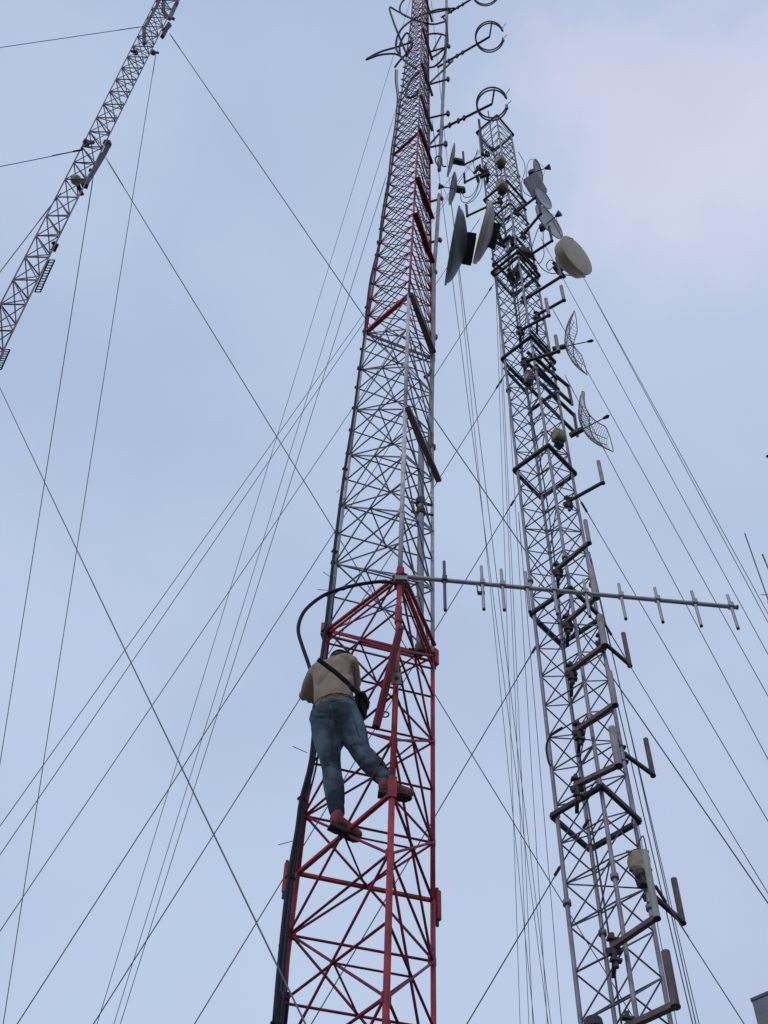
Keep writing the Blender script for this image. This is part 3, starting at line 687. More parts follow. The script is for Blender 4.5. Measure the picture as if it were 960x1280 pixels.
def strap_pt(px, py, back):
    # lie on the back surface: nearest point of the sight line to the torso axis, pushed out
    d = ray(px, py); a0 = pel; a1 = S; best = None
    for i in range(60):
        p = CAM+d*(8.6+i*.025)
        t = max(0, min(1, (p-a0).dot(a1-a0)/(a1-a0).length_squared)); q = AX.transposed() @ (p-(a0.lerp(a1, t)))
        e = (q.x/(.185))**2+(q.y/(.128))**2+(q.z/.2)**2
        if e < 1.0: return CAM+d*(8.6+i*.025-.012)
        if best is None or e < best[0]: best = (e, p)
    return best[1]
sp = [strap_pt(x, y, 0) for x, y in ((397, 824), (404, 829), (412, 835), (420, 841), (428, 848), (436, 855), (441, 861))]
sp = sp+[bgc+upv*.10-fwd*.02]
bm = bmesh.new(); pts = smooth_pts(sp, 5); prev = None; fs = []
for i, p in enumerate(pts):
    t = (pts[min(i+1, len(pts)-1)]-pts[max(i-1, 0)]).normalized(); n_ = (CAM-p).normalized(); s_ = t.cross(n_).normalized()
    n_ = s_.cross(t)
    q = [bm.verts.new(p+s_*a+n_*b) for a, b in ((-.018, -.0025), (.018, -.0025), (.018, .0025), (-.018, .0025))]
    if prev:
        for k in range(4): bm.faces.new((prev[k], prev[(k+1) % 4], q[(k+1) % 4], q[k]))
    prev = q
bmesh.ops.recalc_face_normals(bm, faces=bm.faces)
put('strap', finish(bm, 'strap', M_STRAP), bag)

# ------------------------------------------------------------------ tower 2: grey four-legged lattice tower
TX, TY, TR = 2.647, 11.47, math.radians(.82)
RZ = [60.6*.62, 51.7703*.62, 44.3792*.62, 37.5682*.62, 30.8909*.62, 24.5216*.62, 18.2161*.62]   # platform rings, from camera height
RH = [.866*.61, .86*.61, .874*.61, .855*.61, .842*.62, .815*.62, .837*.625]
ANG = {'L': PI, 'N': 1.5*PI, 'R': 0, 'B': .5*PI}
def t2(k, z, h=.455):
    a = TR+ANG[k]; return V((TX+h*math.cos(a), TY+h*math.sin(a), z+Z0))
T2 = empty('lattice_tower', (TX, TY, 0), 'grey four-legged lattice tower crowded with dishes and bracket arms', 'tower')
ZTOP = RZ[0]
for k in ANG:
    for z in range(-2, int(ZTOP), 6):
        z0 = max(-1.6, z); z1_ = min(z+6, ZTOP)
        bar('leg', T2, t2(k, z0), t2(k, z1_), .026, M_GALV, 'pipe')
        if z > 0:
            p = t2(k, z0); bar('leg_flange', T2, p-V((0, 0, .03)), p+V((0, 0, .03)), .048, M_GALV, 'pipe')
F2 = (('L', 'N'), ('N', 'R'), ('L', 'B'), ('B', 'R'))
nb = 66; bay = (ZTOP+1.6)/nb
for i in range(nb+1):
    z = -1.6+bay*i
    for a, b in F2:
        bar('crossbar', T2, t2(a, z)+jit(), t2(b, z)+jit(), .0105, M_GALVB)
        if i < nb:
            bar('diagonal_brace', T2, t2(a, z), t2(b, z+bay), .0095, M_GALVB)
for i in range(8, nb, 4):
    z = -1.6+bay*i; bar('plan_brace', T2, t2('L', z), t2('R', z), .009, M_GALVB); bar('plan_brace', T2, t2('N', z+.03), t2('B', z+.03), .009, M_GALVB)
for z, h in zip(RZ, RH):
    for a, b in F2:
        bar('platform_rail', T2, t2(a, z, h), t2(b, z, h), .024, M_DARK, 'angle', .030)
    for k in ANG: bar('rail_bracket', T2, t2(k, z, .42), t2(k, z, h+.02), .014, M_DARK, 'box')
# doubled rails round the antenna groups
for z_, fs_ in ((RZ[1]-.55, (('N', 'R'), ('L', 'B'))), (RZ[1]-1.5, (('N', 'R'), ('L', 'N'))), (RZ[2]+.85, (('N', 'R'), ('L', 'B'))), (RZ[2]+.35, (('N', 'R'), ('L', 'N'), ('B', 'R'))), (RZ[2]-.6, (('N', 'R'),)), (RZ[3]-.35, (('N', 'R'), ('L', 'B'))), (RZ[3]-.75, (('N', 'R'),)), (RZ[3]-1.15, (('N', 'R'), ('B', 'R'))), (RZ[3]+.3, (('N', 'R'),))):
    for a, b in fs_: bar('platform_rail', T2, t2(a, z_, .50), t2(b, z_, .50), .019, M_DARK, 'angle', .022)
for dz in (-.22,):
    for a, b in (('N', 'R'), ('L', 'N')): bar('platform_rail', T2, t2(a, RZ[2]+dz, .49), t2(b, RZ[2]+dz, .49), .02, M_DARK, 'angle')
bar('footing', T2, (TX, TY, -.3), (TX, TY, .4), .8, M_CONC, 'box', .8)

# bracket arms with upright pipes on tower 2
GM = 'bracket arms on the grey tower'
def mount(px0, py0, h0, arms, ptop, r, pr, mt, pm, label, clampdir=1, r_pipe_bot=0):
    """arms: list of (x, y) photo points the arm runs through, all at one height; pipe stands on the last."""
    r *= .86; pr *= .90; a = at_h(px0, py0, h0); t = empty('antenna_bracket', a, label, 'bracket', GM)
    prev = a
    for x, y in arms:
        b = at_z(x, y, a.z); d = (b-prev).normalized(); bar('arm', t, prev-d*.03, b+d*.02, r, mt, 'box'); prev = b
    cl = bar('clamp_pipe', t, a-V((0, 0, .26)), a+V((0, 0, .16)), .026, M_RUST, 'pipe')
    for dz in (-.18, .08): bar('u_bolt', cl, a+V((-.06, -.02, dz)), a+V((.06, .0, dz)), .030, M_DARK, 'box', .014)
    if h0 < 11.3: bar('standoff', t, a+V((0, 0, -.1)), a+V((.03, .34, -.1)), .022, M_DARK, 'box')
    bar('clamp_plate', t, a+V((-.07, .02, -.06)), a+V((.07, .03, -.02)), .028, M_DARK, 'box', .035)
    if ptop is not None:
        h = rise(prev, ptop); 
        p = bar('pipe', t, prev-V((0, 0, .02)), prev+V((0, 0, h)), pr, pm, 'pipe'); bar('pipe_cap', p, prev-V((0, 0, .03)), prev-V((0, 0, .018)), pr*1.12, M_DARK, 'pipe')
    return t, prev
HB = 11.24
mount(671, 394, HB, [(705, 375)], 358, .028, .040, M_DARK, M_PIPE, 'short bracket and upright pipe, first one below the beige drum on the right')
mount(650, 413, HB, [(686, 394)], 374, .028, .040, M_DARK, M_PIPE, 'bracket crossing the tower above the third ring, short pipe beside the right leg')
mount(656, 452, HB, [(698, 439)], 420, .030, .040, M_DARK, M_PIPE, 'bracket ending in a short pipe left of the upper grid dish')
# two ladder frames stretching down to the right under the upper grid dish
def ladder_frame(pts_top, pts_bot, label):
    a = at_h(*pts_top[0], 11.35); t = empty('ladder_bracket', a, label, 'bracket', 'doubled bracket frames beside the grid dishes')
    b = at_z(*pts_top[1], a.z); c = at_h(*pts_bot[0], 11.35); d = at_z(*pts_bot[1], c.z)
    bar('arm', t, a, b, .028, M_DARK, 'box'); bar('arm', t, c, d, .028, M_DARK, 'box'); bar('pipe', t, d-V((0, 0, .05)), V((d.x, d.y, d.z))+ (b-d)*1.06, .032, M_PIPE, 'pipe')
    return t
ladder_frame([(659, 440), (710.5, 483)], [(655, 450), (715, 505)], 'upper doubled frame of dark bars stretching down right from the tower')
ladder_frame([(664, 468), (718, 519.5)], [(636, 459), (721.5, 543.6)], 'lower doubled frame of dark bars, with the longest bar starting at the left leg')
mount(710, 627, 11.75, [(753.5, 603)], 577, .026, .036, M_DARK, M_PIPE, 'dark bracket and pipe standing clear of the tower below the grid dishes')
mount(697, 711, HB, [(736.5, 678)], 651, .032, .036, M_RUSTPIPE, M_PIPE, 'rusty bracket midway between two platform rings, its pipe hugging the right leg')
mount(709, 777, HB, [(745, 746)], 709, .032, .048, M_RUSTPIPE, M_PIPE, 'bracket just behind the boom antenna, carrying a stout grey pipe')
t, e = mount(714, 838, HB, [(756, 806)], 770, .034, .048, M_RUSTPIPE, M_PIPE, 'bracket with the fork that branches down right, stout pipe on the right leg')
t, e = mount(751, 800, 11.8, [(787, 831)], 792, .026, .038, M_DARK, M_RUSTPIPE, 'dark bracket sloping down right to a brown pipe, below the boom antenna')
mount(723, 912, HB, [(769, 880)], 840, .034, .040, M_RUSTPIPE, M_PIPE, 'rusty bracket and tall pipe, first below the forked bracket')
mount(721, 981, HB, [(773, 956)], 910, .034, .050, M_RUSTPIPE, M_PIPE, 'rusty bracket directly above the lowest platform ring, with a wide flat-grey pipe')
mount(777, 940, 11.9, [(816, 968)], 924, .026, .038, M_DARK, M_RUSTPIPE, 'dark bracket with a brown pipe sloping right above the lowest platform ring')
mount(767, 1183, HB, [(821, 1146)], 1064, .032, .040, M_RUSTPIPE, M_GRNP, 'rusty bracket with a pale greenish pipe reaching up to the beige drum unit')
mount(812, 1116, 11.9, [(853, 1152)], 1099, .028, .042, M_DARK, M_RUSTPIPE, 'dark bracket with a brown pipe right of the beige drum unit')
mount(786, 1283, HB, [(844, 1256)], 1190, .036, .050, M_RUSTPIPE, M_RUSTPIPE, 'lowest bracket, with a long brown pipe beside the right leg at the bottom edge')
# small left brackets near the top carrying the small dishes
mount(609, 192, 11.7, [(580, 206)], 190, .026, .034, M_DARK, M_DARK, 'dark arm reaching left to the uppermost left dish')
mount(608, 214, 11.7, [(581, 228)], 217, .026, .034, M_DARK, M_DARK, 'dark arm reaching left to the second left dish')
mount(625, 251, 11.5, [(584, 270)], 257, .026, .034, M_DARK, M_DARK, 'dark arm just above the big dark dish')
mount(646, 265, 11.5, [(669, 247)], 238, .030, .034, M_DARK, M_DARK, 'dark arm reaching right to the topmost right dishes')
mount(654, 294, 11.6, [(676, 267)], 250, .030, .034, M_DARK, M_DARK, 'dark arm reaching right under the round back unit')
mount(664, 318, 11.8, [(690, 301)], 283, .030, .034, M_DARK, M_DARK, 'dark bent arm left of the beige drum')
mount(655, 375, 11.6, [(701, 346)], 322, .030, .040, M_DARK, M_RUSTPIPE, 'long dark arm carrying the beige drum')
# whip poles on the top
for (x, y, yt, h, r, lab) in ((603.5, 192, 150, 11.5, .035, 'short thick dark pole at the left of the grey tower top'), (616.5, 185, 139, 11.4, .016, 'thin whip rod rising inside the grey tower top')):
    a = at_h(x, y, h); t = empty('whip_antenna', a, lab, 'antenna')
    bar('rod', t, a, a+V((0, 0, rise(a, yt))), r, M_DARK, 'pipe'); bar('clamp', t, a-V((.05, 0, .04)), a+V((.1, .05, 0)), .03, M_DARK, 'box')

# ---- dishes
def disc_frame(x1, y1, x2, y2, ratio, front, right, h):
    """centre, normal, long axis and radius of a disc whose outline was measured in the photo."""
    c = at_h((x1+x2)/2, (y1+y2)/2, h); rg = (c-CAM).length
    p, q = CAM+ray(x1, y1)*rg, CAM+ray(x2, y2)*rg; a = (q-p).normalized(); v = (c-CAM).normalized()
    s = a.cross(v).normalized()
    if (s.dot(RT) > 0) != right: s = -s
    n = (s*math.sqrt(1-ratio*ratio)+v*(-ratio if front else ratio)).normalized(); return c, n, a, (p-q).length/2
def dish_shell(R, depth, mt, t=.018, n=36):
    k = 10; out_ = [(R*i/k, -depth*(1-(i/k)**2)) for i in range(k+1)]
    back = [(r, z-t) for r, z in out_]; back[-1] = (R+.012, -.012)
    return lathe_mesh(out_+[(R+.012, .004)]+back[::-1], mt, n, 'reflector')
def dish(name, geo, depth, mt, label, feed=None, cat='dish antenna', back=.35, mb=M_DARK):
    c, n, a, R = geo; t = empty(name, c-n*depth, label, cat, 'dish antennas near the top of the grey tower'); M = frame_m(c, n, a)
    put('reflector', dish_shell(R, depth, mt), t, M)
    put('rim', tube_mesh([c+a*math.cos(q*PI/18)*R*1.01+n.cross(a)*math.sin(q*PI/18)*R*1.01 for q in range(36)], .013, M_PIPE, 6, closed=True), t)
    if feed:
        tip = c+n*feed
        bar('feed_boom', t, c-n*depth, tip, .014, M_DARK)
        put('feed_horn', lathe_mesh([(0, -.06), (.03, -.06), (.085, .07), (0, .07)], M_DARK, 14), t, frame_m(tip, n, a))
        for s in (-1, 1): bar('feed_stay', t, c+a*s*R*.93, tip-n*.05, .005, M_DARK)
    hb = c-n*(depth+.02)
    b = bar('back_bracket', t, hb, hb-n*back*.5, .07, mb, 'box', .09); bar('u_bolt', b, hb-n*back*.5-V((0, 0, .14)), hb-n*back*.5+V((0, 0, .14)), .035, M_DARK, 'pipe')
    return t
dish('dish_antenna', disc_frame(568, 179, 559, 221, .05, False, False, 11.55), .07, M_DISHB, 'uppermost thin dish on the left, seen edge on', back=.5)
dish('dish_antenna', disc_frame(568.5, 215, 562, 256, .12, True, False, 11.55), .09, M_DISHD, 'second dish on the left, with a feed horn pointing left', feed=.28, back=.4)
def big_dish(geo, depth, mt, mrim, label, back, rimd=.02):
    c, n, a, R = geo; t = empty('dish_antenna', c-n*depth, label, 'dish antenna', 'dish antennas near the top of the grey tower'); M = frame_m(c, n, a)
    pr = [(0, .012), (R*.6, .014), (R, .004), (R+.02, .0), (R+.02, -rimd), (R*.985, -rimd-.01)]
    pr += [(R*(1-(i/9)**1.7)*.98 if i < 9 else 0, -rimd-.01-depth*(i/9)**.95) for i in range(10)]
    put('shell', lathe_mesh(pr, mt, 40), t, M)
    put('rim', lathe_mesh([(R+.018, .014), (R+.034, .008), (R+.034, -rimd), (R+.018, -rimd-.012)], mrim, 40), t, M)
    hb = c-n*(depth+.08)
    hb = c-n*(depth*.8+rimd); b = bar('back_box', t, hb, hb-n*back, .10, M_DARK, 'box', R*.42, up=a); bar('u_bolt', b, hb-n*(back*.8)-a*.26, hb-n*(back*.8)+a*.30, .05, M_DARK, 'pipe')
    for s in (-1, 1): bar('stay', t, c-n*.12+a*s*R*.8, hb-n*back*.7, .012, M_DARK)
    return t
big_dish(disc_frame(573.5, 259, 556.5, 355.5, .02, False, False, 11.2), .34, M_DISHD, M_DISHD, 'largest dish, dark grey shell bulging right, left of the grey tower', .20)
big_dish(disc_frame(611.5, 253, 592, 328, .03, False, False, 11.0), .19, M_DISHB, M_RIM, 'pale rimmed dish between the largest dark dish and the tower', .15, .065)
dish('dish_antenna', disc_frame(668.5, 199, 677, 228, .26, True, True, 11.75), .07, M_DISHL, 'small pale dish with a feed horn, uppermost on the right', feed=.25, back=.3)
dish('dish_antenna', disc_frame(671, 236, 688, 260.5, .38, True, True, 11.8), .05, M_DISHL, 'pale dish overlapping the flat grey panel on the right', back=.25)
dish('dish_antenna', disc_frame(671, 257, 702, 297.5, .30, True, True, 11.8), .09, M_DISHL, 'pale oval dish with a feed horn directly above the beige drum', feed=.26, back=.3)
# flat grey panel
c, n, a, R = disc_frame(661, 219, 677, 246, .7, True, True, 11.85)
t = empty('panel_antenna', c, 'flat grey panel antenna between the two upper pale dishes on the right', 'panel antenna'); M = frame_m(c, n, a)
bm = bmesh.new(); bmesh.ops.create_cube(bm, size=1); bmesh.ops.bevel(bm, geom=bm.edges[:], offset=.08, segments=2, affect='EDGES')
put('front_cover', finish(bm, 'front_cover', mat('mid_grey_panel', (.34, .345, .37), .6, var=.1), False), t, M @ Matrix.Diagonal((R*1.9, R*1.75, .07, 1)))
bar('back_bracket', t, c-n*.03, c-n*.16, .09, M_DARK, 'box'); bar('tilt_arm', t, c-n*.14-a*.2, c-n*.14+a*.25, .022, M_DARK, 'box')
# beige drum dish
c, n, a, R = disc_frame(704.5, 296, 738, 341, .36, True, True, 11.9)
t = empty('drum_antenna', c-n*.2, 'large beige drum shaped dish, furthest right on the grey tower', 'dish antenna'); M = frame_m(c, n, a)
put('radome', lathe_mesh([(0, .02), (R*.5, .016), (R*.92, .004), (R, -.004)], M_DISHW, 40), t, M)
put('shroud', lathe_mesh([(R, -.002), (R+.014, -.004), (R+.014, -.05), (R, -.055), (R*.97, -.20), (R*.9, -.27), (R*.55, -.36), (0, -.40)], M_DISHW, 40), t, M)
b = bar('back_bracket', t, c-n*.36, c-n*.60, .12, M_RUST, 'box', .10, up=a); bar('u_bolt', b, c-n*.55-a*.2, c-n*.55+a*.25, .04, M_RUSTPIPE, 'pipe')
bar('strut', t, c-n*.15+a*R*1.02, c-n*.55+a*.15, .014, M_DARK)
q0 = c+n*.03-a*R*.55; put('lifting_wire', tube_mesh([q0+n*.12*math.sin(i*PI/8)-a*.14*i/8 for i in range(9)], .006, M_WIRE, 5), t)
# round unit seen from behind
c = at_h(679, 268, 11.8); n = V((-.6, -.7, -.3)).normalized()
t = empty('radio_unit', c, 'small round grey green unit between the pale dishes on the right', 'radio unit')
put('housing', lathe_mesh([(0, .10), (.10, .10), (.155, .05), (.16, -.06), (.12, -.10), (0, -.10)], M_GRNP, 24), t, frame_m(c, n)); bar('clamp', t, c+n*.08, c+n*.16, .06, M_DARK, 'box'); bar('stub', t, c, c+V((.14, .05, .02)), .03, M_DARK)

# grid dishes: upright curved grids facing right, long side level
def grid_dish(vx, vy, h, fx, fy, e0, e1, label, nr=14, wf=.68, df=.44):
    c = at_h(vx, vy, h); f_ = at_z(fx, fy, c.z); n = (f_-c).normalized(); a = n.cross(V((0, 0, 1))); b = V((0, 0, 1))
    ln = math.hypot(e1[0]-e0[0], e1[1]-e0[1]); p0, p1 = project(c-a*.5), project(c+a*.5); R = ln/math.hypot(p1[0]-p0[0], p1[1]-p0[1])/2
    if p1[1] < p0[1]: a = -a
    want = math.atan2(e1[1]-e0[1], e1[0]-e0[0]); bst = None
    for k in range(-80, 81):
        q = Matrix.Rotation(math.radians(k*.5), 3, 'Z') @ a; u0, u1 = project(c-q*.5), project(c+q*.5)
        er = abs(math.atan2(u1[1]-u0[1], u1[0]-u0[0])-want)
        if bst is None or er < bst[0]: bst = (er, k*.5)
    rz_ = Matrix.Rotation(math.radians(bst[1]), 3, 'Z'); a = rz_ @ a; n = rz_ @ n; f_ = c+n*(f_-c).length
    t = empty('grid_antenna', c, label, 'grid antenna', 'curved wire grid dishes right of the grey tower')
    W = R*wf; dp = df*R
    f = lambda u, v: c+a*(u*R)+b*(v*W)+n*(dp*u*u+dp*wf*wf*v*v)
    edge = lambda u: 1-.45*max(0, (abs(u)-.72)/.28)**1.5
    pts = []
    for i in range(61):
        u = -1+i/30; pts.append(f(u, edge(u)))
    for i in range(61):
        u = 1-i/30; pts.append(f(u, -edge(u)))
    put('rim', tube_mesh(pts, .0095, M_GRID, 6, closed=True), t)
    for i in range(1, nr*2):
        u = -1+i/nr; e = edge(u)
        put('rib', tube_mesh([f(u, e*(j/5-1)) for j in range(11)], .005, M_GRID, 5), t)
    for s in (-.5, 0, .5): put('spine', tube_mesh([f(-.94+j*.0940, s*.9)-n*.008 for j in range(21)], .007, M_GRID, 5), t)
    L_ = (f_-c).length; bar('feed_boom', t, c-n*.12, f_, .011, M_DARK)
    put('feed_head', lathe_mesh([(0, -.10), (.022, -.10), (.034, -.02), (.030, .0), (0, .03)], M_DARK, 12), t, frame_m(f_, n, a))
    bar('back_bracket', t, c-n*.26, c-n*.01, .035, M_DARK, 'box', .045)
    return t
grid_dish(707, 433, 11.75, 741, 430.5, (716.3, 399), (730, 467), 'upper wire grid dish with its feed rod pointing right', 12)
grid_dish(729, 536, 11.75, 762, 523, (728.5, 500), (764, 557), 'lower wire grid dish, tilted further and showing more of its ribs', 14, .80)
# radio housings
def box_unit(x, y, h, w_, d_, hh, mt, label, rz=.4, drum=False):
    c = at_h(x, y, h); t = empty('radio_unit', c, label, 'radio unit'); M = Matrix.Translation(c) @ Matrix.Rotation(rz, 4, 'Z')
    bm = bmesh.new()
    if drum: bmesh.ops.create_cone(bm, cap_ends=True, segments=20, radius1=.5, radius2=.42, depth=1)
    else: bmesh.ops.create_cube(bm, size=1)
    bmesh.ops.bevel(bm, geom=bm.edges[:], offset=.06, segments=2, affect='EDGES')
    put('housing', finish(bm, 'housing', mt, False), t, M @ Matrix.Diagonal((w_, d_, hh, 1)))
    for k in range(0 if drum else 5): 
        p = M @ V((w_*(-.36+.18*k), -d_*.5-.008, 0)); bar('cooling_fin', t, p-V((0, 0, hh*.36)), p+V((0, 0, hh*.36)), .006, mt, 'box', .016)
    bar('bracket', t, c+V((0, d_*.3, -hh*.5)), c+V((0, d_*.3, -hh*.5-.09)), w_*.3, M_DARK, 'box'); bar('cable_gland', t, c-V((.05, 0, hh*.5+.07)), c-V((.05, 0, hh*.5)), .03, M_DARK)
    return t
box_unit(625.5, 202, 11.2, .22, .19, .36, M_BEIGE, 'upper of two yellowed boxes near the top of the grey tower', .7)
box_unit(627, 233, 11.2, .23, .20, .38, M_BEIGE, 'lower of two yellowed boxes near the top of the grey tower', .7)
box_unit(656, 316, 11.5, .2, .18, .3, M_BROWN, 'brownish box inside the tower left of the beige drum', .2)
box_unit(698, 546, 11.55, .20, .17, .30, M_BEIGE, 'yellowed box between the lower grid dish and the platform ring below it', .5)
box_unit(661, 471, 11.4, .14, .12, .34, M_PIPE, 'small grey box behind the doubled frames', .3)
c = at_h(798.5, 1078, 11.78); t = empty('radio_unit', c, 'dirty beige lumpy unit clamped on the right leg near the bottom of the grey tower', 'radio unit')
bm = bmesh.new()
for (dx, dz, r_, sx_, sz_) in ((-.05, -.02, .10, .8, 1.7), (.05, .03, .10, .85, 1.6), (0, -.10, .09, 1.2, .7), (.0, .10, .08, 1.1, .8)): blob(bm, c+V((dx, .02*dx, dz)), r_, None, sx_, .8, sz_)
hm_ = remesh(bm, 'housing', M_BEIGE, .014, 1); folds(hm_, .008, 16, (0, 0, 1), 2.0); put('housing', hm_, t)
for dz in (-.14, .13): bar('strap_band', t, c+V((-.13, -.02, dz)), c+V((.13, -.02, dz+.02)), .012, M_DARK, 'box')
bar('bracket', t, c+V((0, .05, -.17)), c+V((.02, .05, -.30)), .05, M_DARK, 'box'); bar('cable_gland', t, c+V((-.06, -.03, -.24)), c+V((-.05, -.03, -.15)), .02, M_DARK)
box_unit(742, 1281, 11.2, .21, .2, .12, M_DARK, 'dark drum whose top shows at the bottom edge of the photo', .1, True)
for (x, y, h, lab) in ((741, 872, 0, ''),): pass
for (x, y, lab) in ((602, 216, 'clutter of brown fittings at the left leg below the tower top'), (632, 302, 'dark clutter of clamps beside the pale rimmed dish'), (646, 345, 'brown plates inside the second platform ring')):
    c = at_h(x, y, 11.5); t = empty('clamp_cluster', c, lab, 'clamps')
    for k in range(7):
        p = c+V((random.uniform(-.2, .2), random.uniform(-.1, .1), random.uniform(-.35, .35))); d = V((random.uniform(-1, 1), random.uniform(-1, 1), random.uniform(-1, 1))).normalized()*.14
        bar('clamp', t, p-d, p+d, random.uniform(.025, .05), random.choice([M_DARK, M_RUST, M_DARK]), 'box', .03)

# hanging coax on tower 2
def cable(pts, h, r, label, mt=M_CABLEG, dh=.05):
    P = [at_h(x, y, h+dh*math.sin(i)) for i, (x, y) in enumerate(pts)]
    return tag(put('coaxial_cable', tube_mesh(smooth_pts(P, 6), r, mt, 7)), label, 'cable')
cable([(575.5, 240), (577, 251), (584, 253), (594, 243), (600, 225)], 11.5, .011, 'thin cable drooping from the second left dish to the left leg')
cable([(578, 238), (580, 246), (589, 245), (597, 232), (598, 215)], 11.55, .010, 'inner of the drooping cables beside the second left dish')
cable([(581, 256), (592, 250), (601, 236), (603, 220)], 11.5, .010, 'lowest drooping cable beside the second left dish')
cable([(580, 205), (590, 214), (596, 225)], 11.6, .008, 'short straight wire from the uppermost left dish')
cable([(597, 187), (592, 205), (597, 220)], 11.6, .010, 'cable curving round the left edge of the tower top')
cable([(658, 222), (659, 208), (662, 200), (666, 199)], 11.8, .008, 'fine loop above the flat grey panel')
cable([(648, 190), (655, 203), (656, 215), (652, 228), (655, 240), (664, 246)], 11.75, .010, 'cable looping down the right edge towards the flat panel')
cable([(673, 285), (668, 299), (664, 312)], 11.8, .010, 'straight cable left of the drum arm')
cable([(679, 284), (679, 305), (680, 318), (676, 328), (671, 329)], 11.85, .010, 'hooked cable dropping below the pale oval dish')
cable([(668, 322), (678, 336), (690, 342), (700, 340)], 11.85, .011, 'cable sagging to the back of the beige drum')
cable([(695, 329), (688, 325), (683, 331), (686, 338), (692, 333), (697, 330)], 11.9, .011, 'round cable curl behind the beige drum')
cable([(703, 909), (690, 918), (683, 932), (685, 950), (688, 957)], 11.4, .013, 'black cable loop bulging left of the left leg above the lowest platform', M_CABLE)
cable([(797, 1057), (803, 1045), (806, 1052), (808, 1062)], 11.8, .008, 'small wire loop above the beige drum unit')
# long feeders inside tower 2
for k, (ox, oy) in enumerate(((.02, .38),)):
    P = [V((TX+ox+.03*math.sin(z*.7+k), TY+oy+.02*math.cos(z*.5+k), z+.02)) for z in range(0, 34)]
    tag(put('coaxial_cable', tube_mesh(P, .012, M_CABLEG, 6)), 'feeder cable running up along the rear leg of the grey tower', 'cable')

# ------------------------------------------------------------------ mast 3: far thin red mast, upper left
RM = 41.0
top = CAM+ray(213, -2)*RM
low = None
for i in range(200, 900):                       # straight down the sight line at the left edge, least lean
    p = CAM+ray(-4, 432)*(i*.05); d = top-p
    if d.z <= 2: continue
    e = math.hypot(d.x, d.y)/d.z
    if low is None or e < low[0]: low = (e, p)
low = low[1]; axm = (top-low).normalized(); foot = top-axm*(top.z/axm.z)
T3 = empty('guyed_mast', foot, 'slender leaning dark red lattice mast in the upper left corner', 'mast')
side = .57; ex = V((1, 0, 0)); ex = (ex-axm*ex.dot(axm)).normalized(); ey = axm.cross(ex)
ROT3 = 0.0
def t3(k, s): a = math.radians((200, 320, 80)[k]+ROT3); return top-axm*s+(ex*math.cos(a)+ey*math.sin(a))*(side-(side-.40)*min(1, max(0, s/16)))/math.sqrt(3)
def _gap(r):
    global ROT3
    ROT3 = r; u, v = project(t3(1, 6)), project(t3(2, 6)); w_ = project(t3(0, 6)); return abs((u[0]-v[0])*.9+(u[1]-v[1])*.45)
ROT3 = min((r*.5 for r in range(-60, 61)), key=_gap)
LM = (top-foot).length; bm3 = .92; nb3 = int(LM/bm3)
for k in range(3):
    for j in range(0, 9):
        s0, s1 = LM*j/9, LM*(j+1)/9; bar('leg', T3, t3(k, s0-1.2 if j == 0 else s0), t3(k, s1), .013, M_MAST, 'rod')
for i in range(nb3):
    s = i*bm3
    for a, b in ((0, 1), (1, 2), (0, 2)):
        bar('crossbar', T3, t3(a, s), t3(b, s), .014, M_MASTL)
        bar('diagonal_brace', T3, t3(a, s), t3(b, s+bm3), .012, M_MASTL)
        if a == 0: bar('diagonal_brace', T3, t3(b, s), t3(a, s+bm3), .010, M_MASTL)
bar('footing', T3, foot-V((0, 0, .3)), foot+V((0, 0, .3)), .6, M_CONC, 'box')
def onmast(x, y):                               # point near the mast axis on this sight line
    d = ray(x, y); best = None
    for i in range(500, 960):
        p = CAM+d*(i*.05); q = top-p; e = (q-axm*q.dot(axm)).length
        if best is None or e < best[0]: best = (e, p)
    return best[1]
def m3(name, pts, r, mt, label, cat, prof='box', extra=()):
    P = [onmast(x, y) for x, y in pts]; t = empty(name, P[0], label, cat)
    for p, q in zip(P, P[1:]): bar('bar', t, p, q, r, mt, prof)
    for (x0, y0, x1, y1, rr) in extra: bar('fitting', t, onmast(x0, y0), onmast(x1, y1), rr, M_DARK, 'box')
    return t
m3('standoff_frame', [(180.5, 55), (180, 36), (197, 5), (202, -7)], .036, M_BROWN, 'thick dark red bent frame on the left side of the mast top', 'bracket')
m3('standoff_frame', [(205, -6), (204, 14), (212, 24), (219, 9), (223, -2)], .04, M_MAST, 'dark kinked frame on the right side of the mast top', 'bracket', extra=((213, 22, 218, 24, .035), (219, 8, 221, 4, .05)))
m3('torsion_arm', [(164, 64), (171, 65)], .025, M_DARK, 'left stub of the upper guy bracket on the mast', 'bracket', extra=((168, 65, 171, 66, .05),))
m3('torsion_arm', [(189, 65), (198, 66)], .025, M_DARK, 'right stub of the upper guy bracket on the mast', 'bracket', extra=((190, 64, 192, 67, .05),))
m3('torsion_arm', [(106, 178), (117, 178)], .03, M_DARK, 'left stub of the lower guy bracket on the mast', 'bracket', extra=((107, 176, 109, 181, .05),))
m3('torsion_arm', [(130, 178), (136, 180), (130, 193), (124, 201)], .045, M_RUST, 'brown clamp at the right leg below the lower guy bracket', 'bracket', extra=((134, 177, 136, 182, .05), (124, 193, 129, 196, .05)))
m3('panel_antenna', [(129, 194), (117, 214), (107, 230)], .05, M_RUSTPIPE, 'dark brown slanting antenna on the right side of the mast', 'antenna', extra=((104, 226, 107, 233, .05), (112, 212, 118, 216, .03)))
m3('panel_antenna', [(211, 30), (203, 46)], .05, M_DARK, 'small dark antenna beside the mast top', 'antenna', extra=((205, 38, 212, 32, .05),))
m3('panel_antenna', [(71, 304), (66, 314)], .045, M_DARK, 'small dark clamp unit midway up the mast', 'antenna', extra=((66, 302, 69, 307, .03),))
